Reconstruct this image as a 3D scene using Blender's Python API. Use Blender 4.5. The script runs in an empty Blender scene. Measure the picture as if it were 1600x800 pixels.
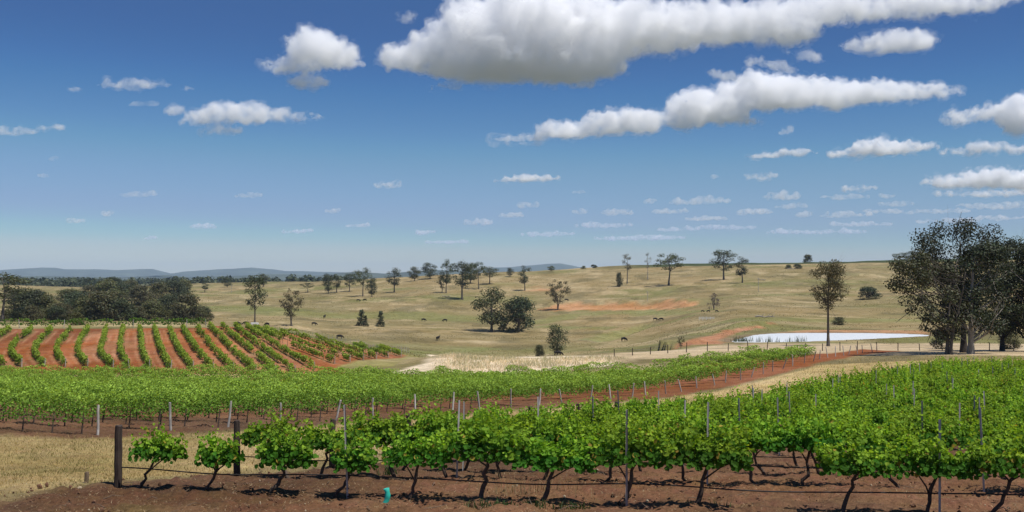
import bpy, bmesh, math, random
import numpy as np
from mathutils import Vector, Matrix

# ------------------------------------------------------------------ camera, sky, sun, exposure
F = 1650.0            # focal length in pixels of a 1600 px wide frame
HZ = 435.0            # eye level row
sc = bpy.context.scene
cam_d = bpy.data.cameras.new('camera'); cam = bpy.data.objects.new('camera', cam_d)
sc.collection.objects.link(cam); sc.camera = cam
cam_d.sensor_width = 36.0; cam_d.lens = 36.0 * F / 1600.0
cam_d.clip_start = 0.5; cam_d.clip_end = 80000
cam.location = (0, 0, 0); cam.rotation_euler = (math.pi / 2, 0, 0)
cam_d.shift_y = (HZ - 400.0) / 1600.0

SUN_EL, SUN_AZ = math.radians(64), math.radians(124)   # azimuth clockwise from +Y (view direction)
SUN_DIR = Vector((math.sin(SUN_AZ) * math.cos(SUN_EL), math.cos(SUN_AZ) * math.cos(SUN_EL), math.sin(SUN_EL)))
world = bpy.data.worlds.new('World'); sc.world = world; world.use_nodes = True
nt = world.node_tree; nt.nodes.clear()
sky = nt.nodes.new('ShaderNodeTexSky'); sky.sky_type = 'NISHITA'; sky.sun_disc = False
sky.sun_elevation = SUN_EL; sky.sun_rotation = SUN_AZ
sky.altitude = 1500; sky.air_density = 1.0; sky.dust_density = 0.1; sky.ozone_density = 2.0
bg = nt.nodes.new('ShaderNodeBackground'); bg.inputs['Strength'].default_value = 0.10
wo = nt.nodes.new('ShaderNodeOutputWorld')
# tone curve of the photograph's polarised sky: deeper blue overhead, soft pale horizon
m1 = nt.nodes.new('ShaderNodeMix'); m1.data_type = 'RGBA'; m1.blend_type = 'MULTIPLY'; m1.inputs['Factor'].default_value = 1.0; m1.inputs['B'].default_value = (0.1, 0.1, 0.1, 1)
crv = nt.nodes.new('ShaderNodeRGBCurve'); crv.mapping.use_clip = True
for ci, pts in enumerate(([(0, .035), (.18, .044), (.216, .055), (.252, .08), (.3, .12), (.346, .165), (.449, .225), (.586, .29), (.7, .44), (1, .62)], [(0, .10), (.28, .115), (.323, .138), (.368, .182), (.42, .23), (.481, .295), (.58, .345), (.665, .375), (.75, .48), (1, .66)], [(0, .28), (.45, .295), (.506, .33), (.556, .39), (.6, .43), (.63, .46), (.66, .48), (.72, .54), (1, .66)])):
    c = crv.mapping.curves[ci]
    c.points[0].location = pts[0]; c.points[1].location = pts[-1]
    for p_ in pts[1:-1]: c.points.new(*p_)
    for p_ in c.points: p_.handle_type = 'AUTO_CLAMPED'
crv.mapping.update()
m2 = nt.nodes.new('ShaderNodeMix'); m2.data_type = 'RGBA'; m2.blend_type = 'MULTIPLY'; m2.inputs['Factor'].default_value = 1.0; m2.inputs['B'].default_value = (10, 10, 10, 1)
nt.links.new(sky.outputs[0], m1.inputs['A']); nt.links.new(m1.outputs['Result'], crv.inputs['Color']); nt.links.new(crv.outputs[0], m2.inputs['A']); nt.links.new(m2.outputs['Result'], bg.inputs[0])
nt.links.new(bg.outputs[0], wo.inputs[0])
sun_d = bpy.data.lights.new('sun', 'SUN'); sun = bpy.data.objects.new('sun', sun_d); sc.collection.objects.link(sun)
sun_d.energy = 4.7; sun_d.angle = math.radians(0.55); sun_d.color = (1.0, 0.96, 0.90)
sun.rotation_euler = SUN_DIR.to_track_quat('Z', 'Y').to_euler(); sun.location = (0, 0, 60)
vs = sc.view_settings; vs.view_transform = 'Standard'; vs.look = 'None'; vs.exposure = 0.14; vs.gamma = 1.0; vs.use_curve_mapping = False
cy = sc.cycles
cy.max_bounces = 14; cy.volume_bounces = 12; cy.transparent_max_bounces = 24; cy.diffuse_bounces = 3; cy.transmission_bounces = 6; cy.glossy_bounces = 2

# ------------------------------------------------------------------ helpers
rng = np.random.default_rng(7)
COL = sc.collection.objects
def hash3(ix, iy, iz, seed):
    h = (ix.astype(np.int64) * 374761393 + iy.astype(np.int64) * 668265263 + iz.astype(np.int64) * 2147483647 + seed * 974711) & 0xFFFFFFFF
    h = ((h ^ (h >> 13)) * 1274126177) & 0xFFFFFFFF
    h = ((h ^ (h >> 15)) * 2246822519) & 0xFFFFFFFF
    return ((h ^ (h >> 16)) & 0xFFFFFF) / float(0xFFFFFF)
def noise3(p, seed=0):
    i = np.floor(p); f = p - i; w = f * f * f * (f * (f * 6 - 15) + 10); i = i.astype(np.int64)
    r = 0
    for dx in (0, 1):
        wx = w[:, 0] if dx else 1 - w[:, 0]
        for dy in (0, 1):
            wy = w[:, 1] if dy else 1 - w[:, 1]
            for dz in (0, 1):
                wz = w[:, 2] if dz else 1 - w[:, 2]
                r = r + wx * wy * wz * hash3(i[:, 0] + dx, i[:, 1] + dy, i[:, 2] + dz, seed)
    return r
def fbm3(p, octv=4, seed=0, billow=False):
    a, s, t = 1.0, 0.0, 0.0
    for o in range(octv):
        n = noise3(p * 2 ** o + 17.3 * o, seed + o) * 2 - 1
        s = s + a * (np.abs(n) if billow else n); t += a; a *= 0.5
    return s / t
def noise2(x, y, seed=0):
    return noise3(np.stack([x, y, np.zeros_like(x)], 1), seed)
def fbm2(x, y, octv=4, seed=0):
    return fbm3(np.stack([x, y, np.zeros_like(x)], 1), octv, seed)
def mesh_np(name, verts, faces, mats=(), smooth=False, col=None, midx=None, attrs=None):
    """verts (N,3); faces (M,k) int array or list of such arrays"""
    fl = faces if isinstance(faces, list) else [faces]
    me = bpy.data.meshes.new(name)
    verts = np.ascontiguousarray(verts, np.float32)
    me.vertices.add(len(verts)); me.vertices.foreach_set('co', verts.ravel())
    loops = np.concatenate([f.ravel() for f in fl]).astype(np.int32)
    tot = np.concatenate([np.full(len(f), f.shape[1], np.int32) for f in fl])
    start = np.concatenate([[0], np.cumsum(tot)[:-1]]).astype(np.int32)
    me.loops.add(len(loops)); me.loops.foreach_set('vertex_index', loops)
    me.polygons.add(len(tot)); me.polygons.foreach_set('loop_start', start); me.polygons.foreach_set('loop_total', tot)
    me.polygons.foreach_set('use_smooth', np.full(len(tot), bool(smooth)))
    if midx is not None: me.polygons.foreach_set('material_index', np.ascontiguousarray(midx, np.int32))
    for m in mats: me.materials.append(m)
    if col is not None:
        a = me.color_attributes.new('col', 'FLOAT_COLOR', 'POINT')
        c4 = np.ones((len(verts), 4), np.float32); c4[:, :3] = col
        a.data.foreach_set('color', c4.ravel())
    for k, v in (attrs or {}).items():
        a = me.attributes.new(k, 'FLOAT', 'POINT'); a.data.foreach_set('value', np.ascontiguousarray(v, np.float32))
    me.update(); me.validate()
    return me
def obj(name, me, parent=None, loc=(0, 0, 0), rotz=0.0, scale=None):
    o = bpy.data.objects.new(name, me); COL.link(o); o.parent = parent; o.location = loc
    o.rotation_euler = (0, 0, rotz)
    if scale is not None: o.scale = (scale,) * 3 if np.isscalar(scale) else scale
    return o
def tag(o, label, cat, group=None):
    o['label'] = label; o['category'] = cat
    if group: o['group'] = group
    return o
def thing(name, label, cat, loc=(0, 0, 0), rotz=0.0, group=None, scale=None):
    return tag(obj(name, None, None, loc, rotz, scale), label, cat, group)
def ico(sub):
    bm = bmesh.new(); bmesh.ops.create_icosphere(bm, subdivisions=sub, radius=1.0)
    v = np.array([x.co[:] for x in bm.verts]); f = np.array([[q.index for q in x.verts] for x in bm.faces]); bm.free()
    return v, f
ORD = 'first second third fourth fifth sixth seventh eighth ninth tenth eleventh twelfth thirteenth fourteenth fifteenth sixteenth seventeenth eighteenth nineteenth twentieth twenty-first twenty-second twenty-third twenty-fourth twenty-fifth twenty-sixth twenty-seventh twenty-eighth twenty-ninth thirtieth thirty-first thirty-second thirty-third thirty-fourth thirty-fifth thirty-sixth thirty-seventh thirty-eighth thirty-ninth fortieth'.split()
# ------------------------------------------------------------------ terrain: height profiles along bearings from the viewpoint (distance, height below eye)
NEAR = [(-60,-1.6),(0,-1.7),(6,-2.3),(12,-3.3),(18,-4.25),(20,-4.45),(23,-4.58),(29,-5.25),(35,-5.7),(40,-6.15)]
def zz(Y, py): return (Y, (HZ - py) * Y / F)
PROF = {
 -250: [(44,-6.3),(69,-8.2),(100,-10.4),zz(118,583),zz(140,546),zz(165,513),zz(180,507.5),(215,-9.8),(300,-12.5),zz(380,497),zz(460,487),zz(650,468),zz(900,452),zz(1100,446),(1500,-12),(2500,-11),(5000,-12),(12000,-12),(16500,-12)],
 0:    [(44,-6.3),(69,-8.2),(100,-10.4),zz(118,583),zz(140,546),zz(165,513),zz(180,507),(190,-8.4),(215,-9.8),(300,-12.5),zz(380,496),zz(460,487),zz(650,468),zz(800,457),zz(1000,446),(1500,-12),(2500,-11),(5000,-12),(12000,-12),(16500,-12)],
 180:  [(46,-6.6),(69,-8.4),(100,-10.6),zz(118,584),zz(140,546),zz(165,514),zz(178,507),(190,-8.6),(215,-10.2),(300,-13.4),zz(380,500),zz(460,489),zz(650,470),zz(900,452),(1100,-10),(1500,-12),(2500,-11),(5000,-12),(12000,-12),(16500,-12)],
 330:  [(48,-6.8),(69,-8.5),(100,-10.7),zz(118,584),zz(140,546),zz(166,514),zz(176,508.5),(190,-8.9),(215,-10.5),(300,-14.8),zz(380,507),zz(460,498),zz(600,480),zz(800,460),zz(1000,446.5),zz(1150,443),(1400,-9),(2000,-11),(5000,-12),(12000,-12),(16500,-12)],
 430:  [(51,-7.1),(72,-8.7),(100,-10.7),zz(118,585),zz(140,553),zz(165,521),zz(172,517),(190,-10.3),(230,-13.5),(300,-16.5),zz(380,509),zz(460,499),zz(600,479),zz(800,457),zz(1000,442),zz(1100,440),(1400,-9),(2000,-11),(5000,-12),(12000,-12),(16500,-12)],
 540:  [(56,-7.5),(75,-8.9),(100,-10.6),(118,-11.1),zz(132,580),zz(150,561),zz(172,541),(180,-11.4),(200,-13.2),(260,-17.5),zz(345,530),zz(420,514),zz(500,500),zz(600,479),zz(800,451),zz(950,438),(1100,-4),(1500,-8),(2500,-11),(5000,-12),(12000,-12),(16500,-12)],
 625:  [(60,-7.8),(76,-9.0),(100,-10.7),(116,-11.3),zz(130,582),zz(148,569),zz(172,557),zz(190,552),(215,-14.6),(270,-18.8),zz(330,540),zz(380,524),zz(500,499),zz(600,477),zz(800,446),zz(920,434),(1100,-3),(1500,-8),(2500,-11),(5000,-12),(12000,-12),(16500,-12)],
 680:  [(63,-8.0),(80,-9.3),(108,-11.1),(118,-11.4),zz(130,579),zz(142,560),zz(148,556),(158,-11.6),(200,-16),(260,-19.6),zz(320,548),zz(380,527),zz(500,500),zz(600,474),zz(800,441),zz(920,430),(1100,0),(1500,-8),(2500,-11),(5000,-12),(12000,-12),(16500,-12)],
 800:  [(70,-8.5),(90,-9.9),(112,-11.4),(120,-11.5),zz(130,575),zz(142,561),zz(148,558.5),(158,-11.8),(200,-16.5),(260,-20.5),zz(315,553),zz(400,528),zz(480,510),zz(560,490),zz(650,470),zz(800,438),zz(920,424),(1150,1),(1700,-8),(2500,-11),(5000,-12),(12000,-12),(16500,-12)],
 1000: [(86,-9.6),(104,-10.6),(124,-11.2),(134,-11.0),zz(144,557),zz(152,551),(165,-11.5),(200,-15),(240,-17),zz(270,547),zz(320,537),zz(400,519),zz(480,500),zz(540,487),zz(600,474),zz(700,450),zz(850,425),zz(980,415.5),(1200,6),(1700,-7),(2500,-11),(5000,-12),(12000,-12),(16500,-12)],
 1090: [(95,-9.9),(112,-10.3),(128,-10.4),zz(142,556),zz(155,548),(170,-11.2),(195,-12.2),zz(215,537),zz(240,530),zz(300,517),zz(400,498),zz(480,484),zz(560,468),zz(680,446),zz(850,420),zz(980,413),(1200,7),(1700,-6),(2500,-11),(5000,-12),(12000,-12),(16500,-12)],
 1160: [(100,-9.9),(115,-10.1),(128,-10.0),zz(140,553),zz(155,546),(172,-11.2),(192,-12.0),(201,-12.15),(204,-12.5),(222,-12.6),(228,-12.2),zz(238,520),zz(262,511),(310,-12.0),zz(400,486),zz(480,472),zz(650,446),zz(850,417),zz(980,411.5),(1200,9),(1700,-4),(2500,-11),(5000,-12),(12000,-12),(16500,-12)],
 1300: [(69,-7.75),(92,-8.9),(110,-9.5),zz(128,560),zz(145,552),(170,-11.3),(190,-12.0),(203,-12.15),(207,-12.45),(216,-12.8),(234,-12.6),(238,-12.2),zz(244,519),zz(300,508),zz(400,488),zz(520,465),zz(650,442),zz(850,415),zz(980,410.5),(1200,10),(1700,-2),(2500,-11),(5000,-12),(12000,-12),(16500,-12)],
 1450: [(69,-7.6),(92,-8.7),(112,-9.0),zz(128,556),zz(145,550),(170,-11.2),(195,-11.9),(219,-12.15),(221,-12.3),(226,-12.3),zz(230,522),zz(240,519),zz(300,508),zz(400,486),zz(520,462),zz(650,440),zz(850,412),zz(1000,406),(1250,12),(1700,0),(2500,-11),(5000,-12),(12000,-12),(16500,-12)],
 1600: [(69,-7.5),(92,-8.5),(112,-8.9),zz(128,555),zz(145,549),(170,-11.0),(195,-11.7),zz(220,523),zz(300,508),zz(400,486),zz(520,462),zz(650,439),zz(850,409),zz(1000,402),(1250,15),(1700,2),(2500,-11),(5000,-12),(12000,-12),(16500,-12)],
 1900: [(69,-7.4),(92,-8.4),(112,-8.9),zz(128,555),zz(145,549),(170,-11.0),(195,-11.5),zz(220,523),zz(300,508),zz(400,486),zz(520,462),zz(650,439),zz(850,409),zz(1000,402),(1250,15),(1700,2),(2500,-11),(5000,-12),(12000,-12),(16500,-12)],
}
def tl(Y): return np.log(np.maximum(Y, -60) + 70.0)
def pchip(x, y, q):
    h = np.diff(x); d = np.diff(y) / h; m = np.zeros(len(x))
    w1 = 2 * h[1:] + h[:-1]; w2 = h[1:] + 2 * h[:-1]; ok = d[1:] * d[:-1] > 0
    with np.errstate(divide='ignore', invalid='ignore'):
        m[1:-1] = np.where(ok, (w1 + w2) / (w1 / d[:-1] + w2 / d[1:]), 0)
    m[0], m[-1] = d[0], d[-1]
    i = np.clip(np.searchsorted(x, q) - 1, 0, len(x) - 2); t = (q - x[i]) / h[i]
    return (y[i] * (1 + 2 * t) * (1 - t) ** 2 + h[i] * m[i] * t * (1 - t) ** 2 + y[i + 1] * t * t * (3 - 2 * t) + h[i] * m[i + 1] * t * t * (t - 1))
GT = np.linspace(tl(np.float64(-60)), tl(np.float64(16500)), 1600)
_pk = sorted(PROF); GP = np.arange(-250, 1901, 10.0)
_tab = np.array([pchip(tl(np.array([a for a, _ in NEAR + PROF[k]], float)), np.array([b for _, b in NEAR + PROF[k]]), GT) for k in _pk])
GZ = np.empty((len(GP), len(GT)))
for j in range(len(GP)):
    i = min(max(np.searchsorted(_pk, GP[j], 'right') - 1, 0), len(_pk) - 2)
    t = (GP[j] - _pk[i]) / (_pk[i + 1] - _pk[i]); t = 0.5 * t + 0.5 * t * t * (3 - 2 * t)
    GZ[j] = _tab[i] * (1 - t) + _tab[i + 1] * t
_k = np.exp(-0.5 * (np.arange(-4, 5) / 1.8) ** 2); _k /= _k.sum()
GZ = sum(w * np.take(GZ, np.clip(np.arange(len(GP)) + o, 0, len(GP) - 1), axis=0) for w, o in zip(_k, range(-4, 5)))
def sdist(P, poly):
    """signed distance of points (N,2) to a polygon, positive inside"""
    poly = np.asarray(poly, float); n = len(poly); inside = np.zeros(len(P), bool); d = np.full(len(P), 1e18)
    for i in range(n):
        a, b = poly[i], poly[(i + 1) % n]; e = b - a
        w = P - a; t = np.clip((w @ e) / max(1e-9, e @ e), 0, 1); q = w - t[:, None] * e
        d = np.minimum(d, (q * q).sum(1))
        c = (a[1] > P[:, 1]) != (b[1] > P[:, 1])
        if a[1] != b[1]: inside ^= c & (P[:, 0] < (b[0] - a[0]) * (P[:, 1] - a[1]) / (b[1] - a[1]) + a[0])
    d = np.sqrt(d); return np.where(inside, d, -d)
WZ = -12.18
def wpt(px, py): Y = -WZ * F / (py - HZ); return [(px - 800) / F * Y, Y, WZ]
POND = [(1143,533.5),(1150,531),(1165,527),(1180,523.5),(1205,521.3),(1260,520.2),(1340,520.4),(1410,521.6),(1452,523.5),(1448,525),(1400,527.5),(1350,530),(1300,532),(1250,534),(1180,535.2),(1150,535)]
POND_XY = np.array([wpt(*e)[:2] for e in POND])
MOUNDS = []          # (plan polyline, height, half width): earth banks and gullies
def tz(X, Y):
    X = np.atleast_1d(np.asarray(X, float)); Y = np.atleast_1d(np.asarray(Y, float))
    px = np.clip(800 + F * X / np.maximum(Y, 8.0), -250, 1899.9)
    a = (px + 250) / 10.0; i = np.clip(a.astype(int), 0, len(GP) - 2); fa = a - i
    b = (tl(Y) - GT[0]) / (GT[1] - GT[0]); j = np.clip(b.astype(int), 0, len(GT) - 2); fb = np.clip(b - j, 0, 1)
    z = (GZ[i, j] * (1 - fb) + GZ[i, j + 1] * fb) * (1 - fa) + (GZ[i + 1, j] * (1 - fb) + GZ[i + 1, j + 1] * fb) * fa
    amp = np.clip((Y - 180) / 300, 0, 1) * np.clip((3000 - Y) / 1500, 0, 1)
    z = z + amp * (1.3 * fbm2(X / 70.0, Y / 70.0, 3, 31) + 0.35 * fbm2(X / 16.0, Y / 16.0, 2, 35))
    for L_, hh, ww in MOUNDS:
        q = (X > L_[:, 0].min() - 3 * ww) & (X < L_[:, 0].max() + 3 * ww) & (Y > L_[:, 1].min() - 3 * ww) & (Y < L_[:, 1].max() + 3 * ww)
        if q.any(): z[q] += hh * np.exp(-(ldist(np.stack([X[q], Y[q]], 1), L_) / ww) ** 2)
    q = (Y > 180) & (Y < 260) & (X > 25) & (X < 105)
    if q.any():
        sd = sdist(np.stack([X[q], Y[q]], 1), POND_XY); zi = z[q]
        zi = np.where(sd > 0, WZ - .03 - np.minimum(.6, .12 * sd), np.where(sd > -14, np.maximum(zi, WZ + .02 + np.minimum(.25, -.05 * sd) * np.clip((14 + sd) / 8, 0, 1)), zi)); z[q] = zi
    return z
def tz1(X, Y): return float(tz(X, Y)[0])
_SY = np.concatenate([np.linspace(12, 300, 2400), np.linspace(300, 2500, 2400)[1:], np.linspace(2500, 16000, 800)[1:]])
_cols = {}
def at(px, py, ymin=12.0, lift=0.0):
    """first ground point at or beyond ymin that lies behind this picture position"""
    key = round(px, 1)
    if key not in _cols: _cols[key] = HZ - tz((px - 800) / F * _SY, _SY) / _SY * F
    p = _cols[key]; ok = (p <= py) & (_SY >= ymin)
    i = int(np.argmax(ok)) if ok.any() else len(_SY) - 1
    if i > 0 and _SY[i - 1] >= ymin and p[i - 1] > py:
        t = (p[i - 1] - py) / max(1e-6, p[i - 1] - p[i]); Y = _SY[i - 1] + t * (_SY[i] - _SY[i - 1])
    else: Y = _SY[i]
    X = (px - 800) / F * Y
    return Vector((X, Y, tz1(X, Y) + lift))
def on(X, Y, lift=0.0): return Vector((X, Y, tz1(X, Y) + lift))
def path(pts, ymin=12.0): return np.array([at(a, b, ymin)[:2] for a, b in pts])
def ldist(P, line):
    d = np.full(len(P), 1e18)
    for a, b in zip(line[:-1], line[1:]):
        e = b - a; w = P - a; t = np.clip((w @ e) / max(1e-9, e @ e), 0, 1); q = w - t[:, None] * e; d = np.minimum(d, (q * q).sum(1))
    return np.sqrt(d)

_m = [(path([(868,476.5),(960,475),(1040,474.5),(1075,475)], 300), 2.6, 7.0), (path([(1078,534),(1105,524),(1150,513.5),(1195,509)], 165), 1.3, 3.5), (path([(930,533),(952,526),(975,519),(1003,511)], 230), -1.6, 4.0),
      (path([(860,515),(900,517),(935,514)], 260), -1.3, 5.0), (path([(905,505),(960,503),(1010,497)], 300), 1.2, 9.0), (path([(450,510),(600,509),(720,512),(800,520)], 260), .7, 5.0), (path([(1010,507),(1060,498),(1110,494)], 280), 1.0, 7.0)]
MOUNDS.extend(_m); _cols.clear()
# vineyard geometry in plan
RDIR = np.array([0.9787, -0.2055])                       # row direction, both near blocks
def near_end(n): return np.array([-8.6 + 1.85 * (n - 1), 23.0 + 2.9 * (n - 1)])      # left end of row n in the near block
def mid_end(k): return np.array([-12.0 + 1.85 * (k + .5), 50.0 + 2.9 * (k + .5)])                  # right end of row k in the middle block
def row_pt(p, s): return p + RDIR * s
NROW, K0, K1 = 26, -3, 27
ROWP = [ # (bottom .. top)
 [(-62,572),(-90,552),(-82,535),(-52,518)],[(-25,573),(-52,552),(-48,535),(-18,518)],[(5,573),(-20,552),(-14,535),(16,518)],
 [(32,573),(15,553),(27,535),(50,518)],[(68,573),(52,553),(60,538),(80,518)],[(100,573),(87,553),(92,540),(110,518)],[(135,573),(120,553),(125,535),(138,517)],[(175,575),(155,555),(160,540),(166,517)],
 [(200,575),(187,553),(189,535),(192,516)],[(232,575),(222,552),(220,530),(218,516)],[(265,576),(252,553),(246,535),(241,516)],[(300,577),(280,552),(270,530),(264,516)],[(332,579),(307,551),(294,530),(285,516)],[(363,580),(335,551),(320,530),(307,515)],
 [(398,583),(362,549),(345,530),(327,513)],[(430,584),(395,553),(365,529),(347,512.5)],[(460,584),(415,551),(385,528),(367,512.5)],[(490,578),(440,549),(405,527),(385,514)],[(521,568),(455,543),(425,528),(398,516)],
 [(545,565.5),(480,543),(440,527),(412,518)],[(566,563),(500,540),(460,526),(438,520)],[(586,561),(530,544),(494,531)],[(605,558.5),(552,539)],[(625,557),(588,544)]]
def row_line(pl):
    pl = np.array(pl, float); q = np.linspace(0, 1, 26); tt = np.linspace(0, 1, len(pl)); pxs, pys = np.interp(q, tt, pl[:, 0]), np.interp(q, tt, pl[:, 1])
    for _ in range(2): pxs[1:-1] = (pxs[:-2] + 2 * pxs[1:-1] + pxs[2:]) / 4; pys[1:-1] = (pys[:-2] + 2 * pys[1:-1] + pys[2:]) / 4
    return np.array([at(a, b, 110)[:2] for a, b in zip(pxs, pys)])
ROWL = [row_line(pl) for pl in ROWP]
# ------------------------------------------------------------------ materials
def new_mat(name):
    m = bpy.data.materials.new(name); m.use_nodes = True; t = m.node_tree
    return m, t, t.nodes['Principled BSDF']
def N(t, kind, **kw):
    n = t.nodes.new(kind)
    for k, v in kw.items():
        if k in n.inputs: n.inputs[k].default_value = v
        else: setattr(n, k, v)
    return n
def simple_mat(name, col, rough=0.85, var=0.25, scale=8.0, bump=0.0, stretch=(1, 1, 1), col2=None, obj_var=0.0):
    m, t, p = new_mat(name)
    tc = N(t, 'ShaderNodeTexCoord'); mp = N(t, 'ShaderNodeMapping'); mp.inputs['Scale'].default_value = stretch
    t.links.new(tc.outputs['Object'], mp.inputs['Vector'])
    nz = N(t, 'ShaderNodeTexNoise', Scale=scale, Detail=5.0, Roughness=0.6); t.links.new(mp.outputs[0], nz.inputs['Vector'])
    mx = N(t, 'ShaderNodeMix', data_type='RGBA')
    c2 = col2 or tuple(c * (1 - var) for c in col)
    mx.inputs['A'].default_value = (*[c * (1 + var) if not col2 else c for c in col], 1); mx.inputs['B'].default_value = (*c2, 1)
    rp = N(t, 'ShaderNodeMapRange'); rp.inputs[1].default_value = 0.3; rp.inputs[2].default_value = 0.7
    t.links.new(nz.outputs[0], rp.inputs[0]); t.links.new(rp.outputs[0], mx.inputs['Factor'])
    out = mx.outputs['Result']
    if obj_var:
        oi = N(t, 'ShaderNodeObjectInfo'); mr = N(t, 'ShaderNodeMapRange'); mr.inputs[3].default_value = 1 - obj_var; mr.inputs[4].default_value = 1 + obj_var
        t.links.new(oi.outputs['Random'], mr.inputs[0]); hv = N(t, 'ShaderNodeHueSaturation'); t.links.new(mr.outputs[0], hv.inputs['Value']); t.links.new(out, hv.inputs['Color']); out = hv.outputs[0]
    t.links.new(out, p.inputs['Base Color']); p.inputs['Roughness'].default_value = rough; p.inputs['Specular IOR Level'].default_value = 0.25
    if bump:
        b = N(t, 'ShaderNodeBump', Strength=bump, Distance=0.02); t.links.new(nz.outputs[0], b.inputs['Height']); t.links.new(b.outputs[0], p.inputs['Normal'])
    return m
def leaf_mat(name, transl=0.35, rough=0.5, obj_var=0.12, spec=0.3, hue_var=0.015):
    """colour comes per leaf from the 'col' attribute; light passes through the blade"""
    m, t, p = new_mat(name)
    at_ = N(t, 'ShaderNodeVertexColor', layer_name='col')
    oi = N(t, 'ShaderNodeObjectInfo'); mr = N(t, 'ShaderNodeMapRange'); mr.inputs[3].default_value = 1 - obj_var; mr.inputs[4].default_value = 1 + obj_var
    hm = N(t, 'ShaderNodeMapRange'); hm.inputs[3].default_value = 0.5 - hue_var; hm.inputs[4].default_value = 0.5 + hue_var
    t.links.new(oi.outputs['Random'], mr.inputs[0]); t.links.new(oi.outputs['Random'], hm.inputs[0])
    hv = N(t, 'ShaderNodeHueSaturation'); t.links.new(mr.outputs[0], hv.inputs['Value']); t.links.new(hm.outputs[0], hv.inputs['Hue']); t.links.new(at_.outputs[0], hv.inputs['Color'])
    t.links.new(hv.outputs[0], p.inputs['Base Color']); p.inputs['Roughness'].default_value = rough; p.inputs['Specular IOR Level'].default_value = spec
    tr = N(t, 'ShaderNodeBsdfTranslucent'); g = N(t, 'ShaderNodeMix', data_type='RGBA', blend_type='MULTIPLY'); g.inputs['Factor'].default_value = 1.0
    g.inputs['B'].default_value = (1.35, 1.25, 0.55, 1); t.links.new(hv.outputs[0], g.inputs['A']); t.links.new(g.outputs['Result'], tr.inputs[0])
    ms = N(t, 'ShaderNodeMixShader'); ms.inputs[0].default_value = transl
    t.links.new(p.outputs[0], ms.inputs[1]); t.links.new(tr.outputs[0], ms.inputs[2]); t.links.new(ms.outputs[0], t.nodes['Material Output'].inputs['Surface'])
    return m
def ground_mat():
    m, t, p = new_mat('ground')
    c = N(t, 'ShaderNodeVertexColor', layer_name='col'); s = N(t, 'ShaderNodeAttribute', attribute_name='soil')
    geo = N(t, 'ShaderNodeNewGeometry')
    def noise(scale, detail=4.0, rough=0.6, st=None):
        n = N(t, 'ShaderNodeTexNoise', Scale=scale, Detail=detail, Roughness=rough)
        if st: mp = N(t, 'ShaderNodeMapping'); mp.inputs['Scale'].default_value = st; t.links.new(geo.outputs['Position'], mp.inputs[0]); t.links.new(mp.outputs[0], n.inputs['Vector'])
        else: t.links.new(geo.outputs['Position'], n.inputs['Vector'])
        return n
    n1 = noise(0.05, 8.0, 0.75); n2 = noise(0.5, 6.0, 0.7); n3 = noise(9.0, 5.0, 0.7)
    def mul(a, b):
        x = N(t, 'ShaderNodeMath', operation='MULTIPLY')
        for i, v in enumerate((a, b)):
            if isinstance(v, (int, float)): x.inputs[i].default_value = v
            else: t.links.new(v, x.inputs[i])
        return x.outputs[0]
    def rng_(src, lo, hi, a=0.3, b=0.7):
        r = N(t, 'ShaderNodeMapRange'); r.inputs[1].default_value = a; r.inputs[2].default_value = b; r.inputs[3].default_value = lo; r.inputs[4].default_value = hi
        t.links.new(src, r.inputs[0]); return r.outputs[0]
    v = mul(mul(rng_(n1.outputs[0], 0.72, 1.28), rng_(n2.outputs[0], 0.7, 1.3)), rng_(n3.outputs[0], 0.66, 1.36))
    hv = N(t, 'ShaderNodeHueSaturation'); t.links.new(v, hv.inputs['Value']); t.links.new(c.outputs[0], hv.inputs['Color'])
    n4 = noise(1.7, 4.0, 0.6); t.links.new(rng_(n4.outputs[0], 0.488, 0.512), hv.inputs['Hue']); t.links.new(rng_(n1.outputs[0], 1.12, 0.88), hv.inputs['Saturation'])
    # pale straw flecks
    n5 = noise(22.0, 2.0, 0.5, (1, 0.5, 1)); fl = rng_(n5.outputs[0], 0.0, 0.5, 0.64, 0.72)
    mx = N(t, 'ShaderNodeMix', data_type='RGBA'); t.links.new(hv.outputs[0], mx.inputs['A']); mx.inputs['B'].default_value = (0.33, 0.25, 0.14, 1); t.links.new(fl, mx.inputs['Factor'])
    t.links.new(mx.outputs['Result'], p.inputs['Base Color'])
    p.inputs['Roughness'].default_value = 0.95; p.inputs['Specular IOR Level'].default_value = 0.1
    b = N(t, 'ShaderNodeBump', Distance=0.10, Strength=0.8); t.links.new(n3.outputs[0], b.inputs['Height'])
    b2 = N(t, 'ShaderNodeBump', Distance=0.25, Strength=0.5); t.links.new(n2.outputs[0], b2.inputs['Height']); t.links.new(b.outputs[0], b2.inputs['Normal'])
    t.links.new(b2.outputs[0], p.inputs['Normal'])
    return m

# ------------------------------------------------------------------ ground sheet
ux = np.concatenate([np.linspace(-0.95, -0.52, 26)[:-1], np.linspace(-0.52, 0.52, 580), np.linspace(0.52, 0.95, 26)[1:]])
uy = np.concatenate([np.linspace(-55, 17, 20), np.geomspace(17.3, 300, 262), np.geomspace(302, 1200, 130), np.geomspace(1230, 16000, 40)])
GU, GYY = np.meshgrid(ux, uy); GX = GU * np.sqrt(GYY ** 2 + 18.0 ** 2 * (np.abs(GYY) < 400)); GX = GU * np.where(GYY > 40, GYY, np.sqrt(np.maximum(GYY, 0) ** 2 + np.maximum(0, 40 - GYY) ** 2 * 1.0))
P2 = np.stack([GX.ravel(), GYY.ravel()], 1); X_, Y_ = P2[:, 0], P2[:, 1]
Zg = tz(X_, Y_)
n_a = fbm2(X_ / 40, Y_ / 40, 4, 1); n_b = fbm2(X_ / 6, Y_ / 6, 3, 2); n_c = fbm2(X_ / 60, Y_ / 80, 4, 3); n_s = fbm2(X_ / 14, Y_ / 24, 4, 4)
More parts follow.
